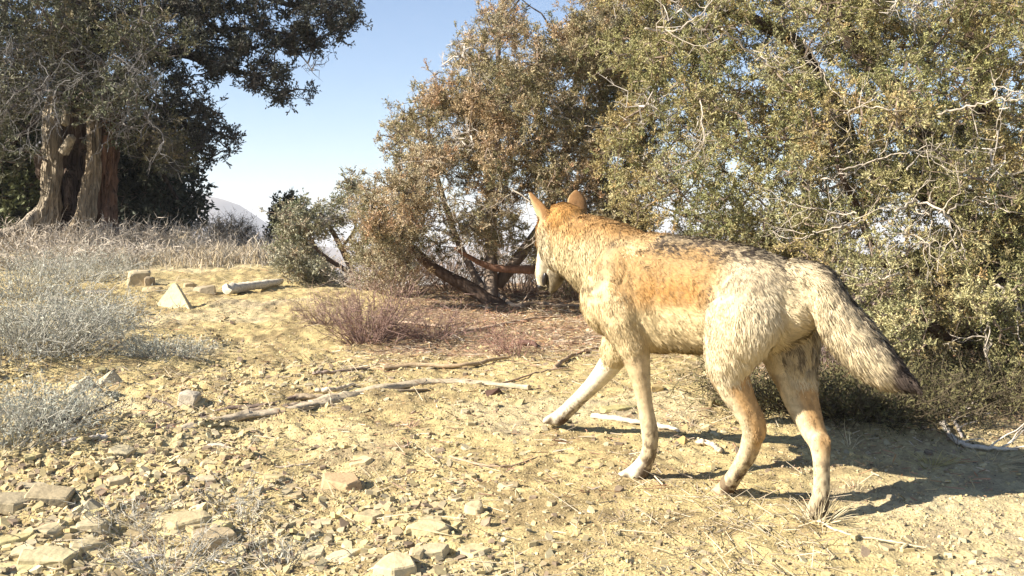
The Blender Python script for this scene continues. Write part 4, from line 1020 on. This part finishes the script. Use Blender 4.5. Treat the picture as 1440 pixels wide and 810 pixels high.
for px_, py_, w, h, n, lab in [
 (20,505,1.0,.42,170,'large grey sage clump at the left edge below the old tree'),
 (95,485,.9,.30,150,'dense low grey sage right of the large left-edge clump'),
 (140,458,.45,.20,70,'small grey sage beside the triangular stone'),
 (40,420,1.1,.38,150,'grey sage upslope of the large left-edge clump'),
 (120,395,.9,.30,120,'pale sage left of the squarish pale stone'),
 (15,625,.55,.27,130,'grey sage at the left edge beside the reddish stone'),
 (70,592,.45,.16,80,'low sage sprig above the dark fallen limb'),
 (230,500,.45,.12,70,'low straw-grey tuft below the triangular stone'),
 (235,815,.34,.09,90,'heap of grey dead twigs at the bottom edge'),
 (180,745,.22,.10,40,'small tangle of grey twigs in the scree'),
 (385,800,.20,.14,22,'wispy straw weed near the bottom edge'),
 (345,735,.18,.10,24,'wispy grey weed right of the narrow pale slab'),
 (330,700,.3,.08,35,'flat grey mat of twigs left of the big brown slab')]:
    shrub('sage_shrub', px_, py_, w, h*.85, int(n*.8), SAGE, lab, 'shrub', SG, r=.0018 if py_ < 560 else .0010, side=3, leafy=int(n*14) if py_ < 640 else 0, leafcol=(.40,.41,.34))
PUR = (.27,.18,.15)
shrub('bare_shrub', 520, 482, .46, .36, 150, PUR, 'purplish-brown leafless bush in the middle below the small juniper', 'shrub', 'leafless reddish bushes', r=.0016, side=3, spread=1.2, bend=.15, lean=(.02,0))
shrub('bare_shrub', 610, 478, .5, .22, 70, PUR, 'lower purple leafless bush touching the big one\'s right side', 'shrub', 'leafless reddish bushes', r=.0014, side=3, spread=1.2, lean=(-.03,0))
shrub('bare_shrub', 720, 500, .28, .20, 40, (.32,.19,.15), 'small reddish leafless sprig in the litter left of the wolf\'s chest', 'shrub', 'leafless reddish bushes', r=.0012, lean=(-.05,0))
shrub('bare_shrub', 460, 455, .4, .22, 70, (.40,.30,.24), 'brownish leafless bush under the small juniper\'s foliage', 'shrub', 'leafless reddish bushes', r=.0014)
shrub('bare_shrub', 1165, 395, .7, .45, 110, (.42,.33,.30), 'pinkish-grey leafless bush behind the wolf\'s rump', 'shrub', 'leafless reddish bushes', r=.0016, D=4.9)
for a_, D_, w_, h_, lab_ in ((560,7.6,.7,.42,'brown leafless bush under the left foliage of the middle juniper'),(640,7.9,.8,.45,'brown leafless bush beneath the leaning trunk of the middle juniper'),
    (730,7.8,.8,.42,'brown leafless bush just left of the wolf\'s muzzle'),(810,7.4,.9,.5,'brown leafless bush behind the wolf\'s throat'),(880,7.0,.9,.5,'brown leafless bush hidden behind the wolf\'s neck')):
    shrub('bare_shrub', a_, 0, w_, h_, 90, (.33,.24,.18), lab_, 'shrub', 'leafless reddish bushes', r=.0022, D=D_, side=3, leafy=500, leafcol=(.33,.25,.14))
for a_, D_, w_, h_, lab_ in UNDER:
    shrub('dead_undergrowth', a_, 0, w_, h_, 120, (.10,.08,.05), lab_, 'undergrowth', 'low dead undergrowth at the juniper\'s foot', r=.0020, D=D_, side=3, leafy=5000, leafcol=(.13,.12,.055), spread=1.6)  # stem and leaf colours darkened to stand in for the shade here
# brush along the skyline
BR = (.50,.44,.36)
for px_, D, w, h, n, lab in [
 (10,11.3,1.3,.42,110,'pale brush at the left edge in front of the old trunk\'s root'),
 (85,11.2,1.0,.36,110,'pale brush right in front of the fluted trunk'),
 (150,11.4,1.0,.40,110,'pale brush at the right foot of the fluted trunk'),
 (205,11.6,1.0,.46,110,'tangled brush on the skyline under the dark evergreen'),
 (262,11.8,1.0,.36,110,'skyline brush left of the rounded skyline bush'),
 (370,12.0,.8,.30,90,'skyline brush between the rounded bush and the small dark juniper'),
 (330,11.2,1.0,.24,90,'low brush in front of the rounded skyline bush'),
 (235,10.4,1.1,.22,90,'low straw brush upslope of the squarish pale stone'),
 (150,10.0,1.2,.26,100,'low straw brush between the sage and the fluted trunk'),
 (60,9.6,1.3,.34,120,'sage-grey brush upslope of the left sage'),
 (460,8.9,.6,.18,60,'low brush on the ridge behind the small juniper'),
 (520,8.2,.6,.28,60,'brush behind the purple bush')]:
    shrub('brush', px_, 0, w, h*(.80 if D > 11 else .8), n, BR, lab, 'brush', 'dry brush along the skyline', r=.004, side=2, D=D)
shrub('skyline_bush', 322, 0, .50, .40, 150, (.27,.23,.18), 'rounded dark-grey bush on the skyline in front of the far hill', 'shrub', None, r=.004, side=3, D=12.3, leafy=5000, leafcol=(.24,.20,.13))
# straw grass growing over the upper slope: uncountable
def turf():
    mb = MB(); n = 90000
    D = rng.uniform(7.5, 13.2, n); u = rng.uniform(-.80,-.17,n); x = u*D
    w = sstep(8.6,10.6,D-2.2*sstep(-.38,-.5,u)+1.2*(fbm(x*1.3,D*1.3,0,33,3)-.5)*2)*(.15+1.1*sstep(.35,.6,fbm(x*4,D*4,0,35,2)))
    m = rng.random(n) < w; x, D = x[m], D[m]; n = len(x)
    h = rng.uniform(.03,.16,n)*(.15+1.5*fbm(x*2.5,D*2.5,0,44,2)**1.5); lean = rng.normal(size=(n,2))*.35
    p = np.stack([x,D,g(x,D)],1); mid = p+np.stack([lean[:,0]*h*.4,lean[:,1]*h*.4,h*.6],1); q = p+np.stack([lean[:,0]*h*1.2,lean[:,1]*h*1.2,h],1)
    c = np.array([(.56,.47,.33),(.50,.46,.38),(.60,.50,.33),(.42,.36,.28)])[rng.integers(0,4,n)]*rng.uniform(.7,1.15,(n,1))
    prisms(mb, p, mid, .0035, .003, c); prisms(mb, mid, q, .003, .001, c)
    return mb
turf().build('dry_grass', M_grass, props={'kind':'stuff','label':'pale dry grass along the top of the slope'})
def tuft_grass(px_, py_, w, h, n, lab, col=(.60,.52,.34), r=.0011):
    shrub('grass_tuft', px_, py_, w, h, n, col, lab, 'grass tuft', 'small dry grass tufts', r=r, side=0, spread=1.3, bend=.08, seg=4, droop=.5)
tuft_grass(1150, 735, .16, .12, 60, 'dry straw tuft around the wolf\'s rear paw')
tuft_grass(1195, 628, .08, .09, 12, 'few tall straw blades in the shadow behind the rear leg')
tuft_grass(1310, 655, .14, .07, 40, 'yellow-green tuft in the shadow at right', (.42,.36,.16))
tuft_grass(1205, 690, .08, .08, 9, 'sparse straw blades right of the rear hock\'s shadow')
tuft_grass(1390, 650, .35, .06, 60, 'low tuft by the forked grey branch', (.45,.38,.24))
tuft_grass(880, 735, .10, .05, 25, 'little dark tuft in front of the planted forepaw', (.28,.22,.15))
tuft_grass(575, 600, .14, .05, 30, 'reddish small tuft below the exposed root', (.42,.28,.2))
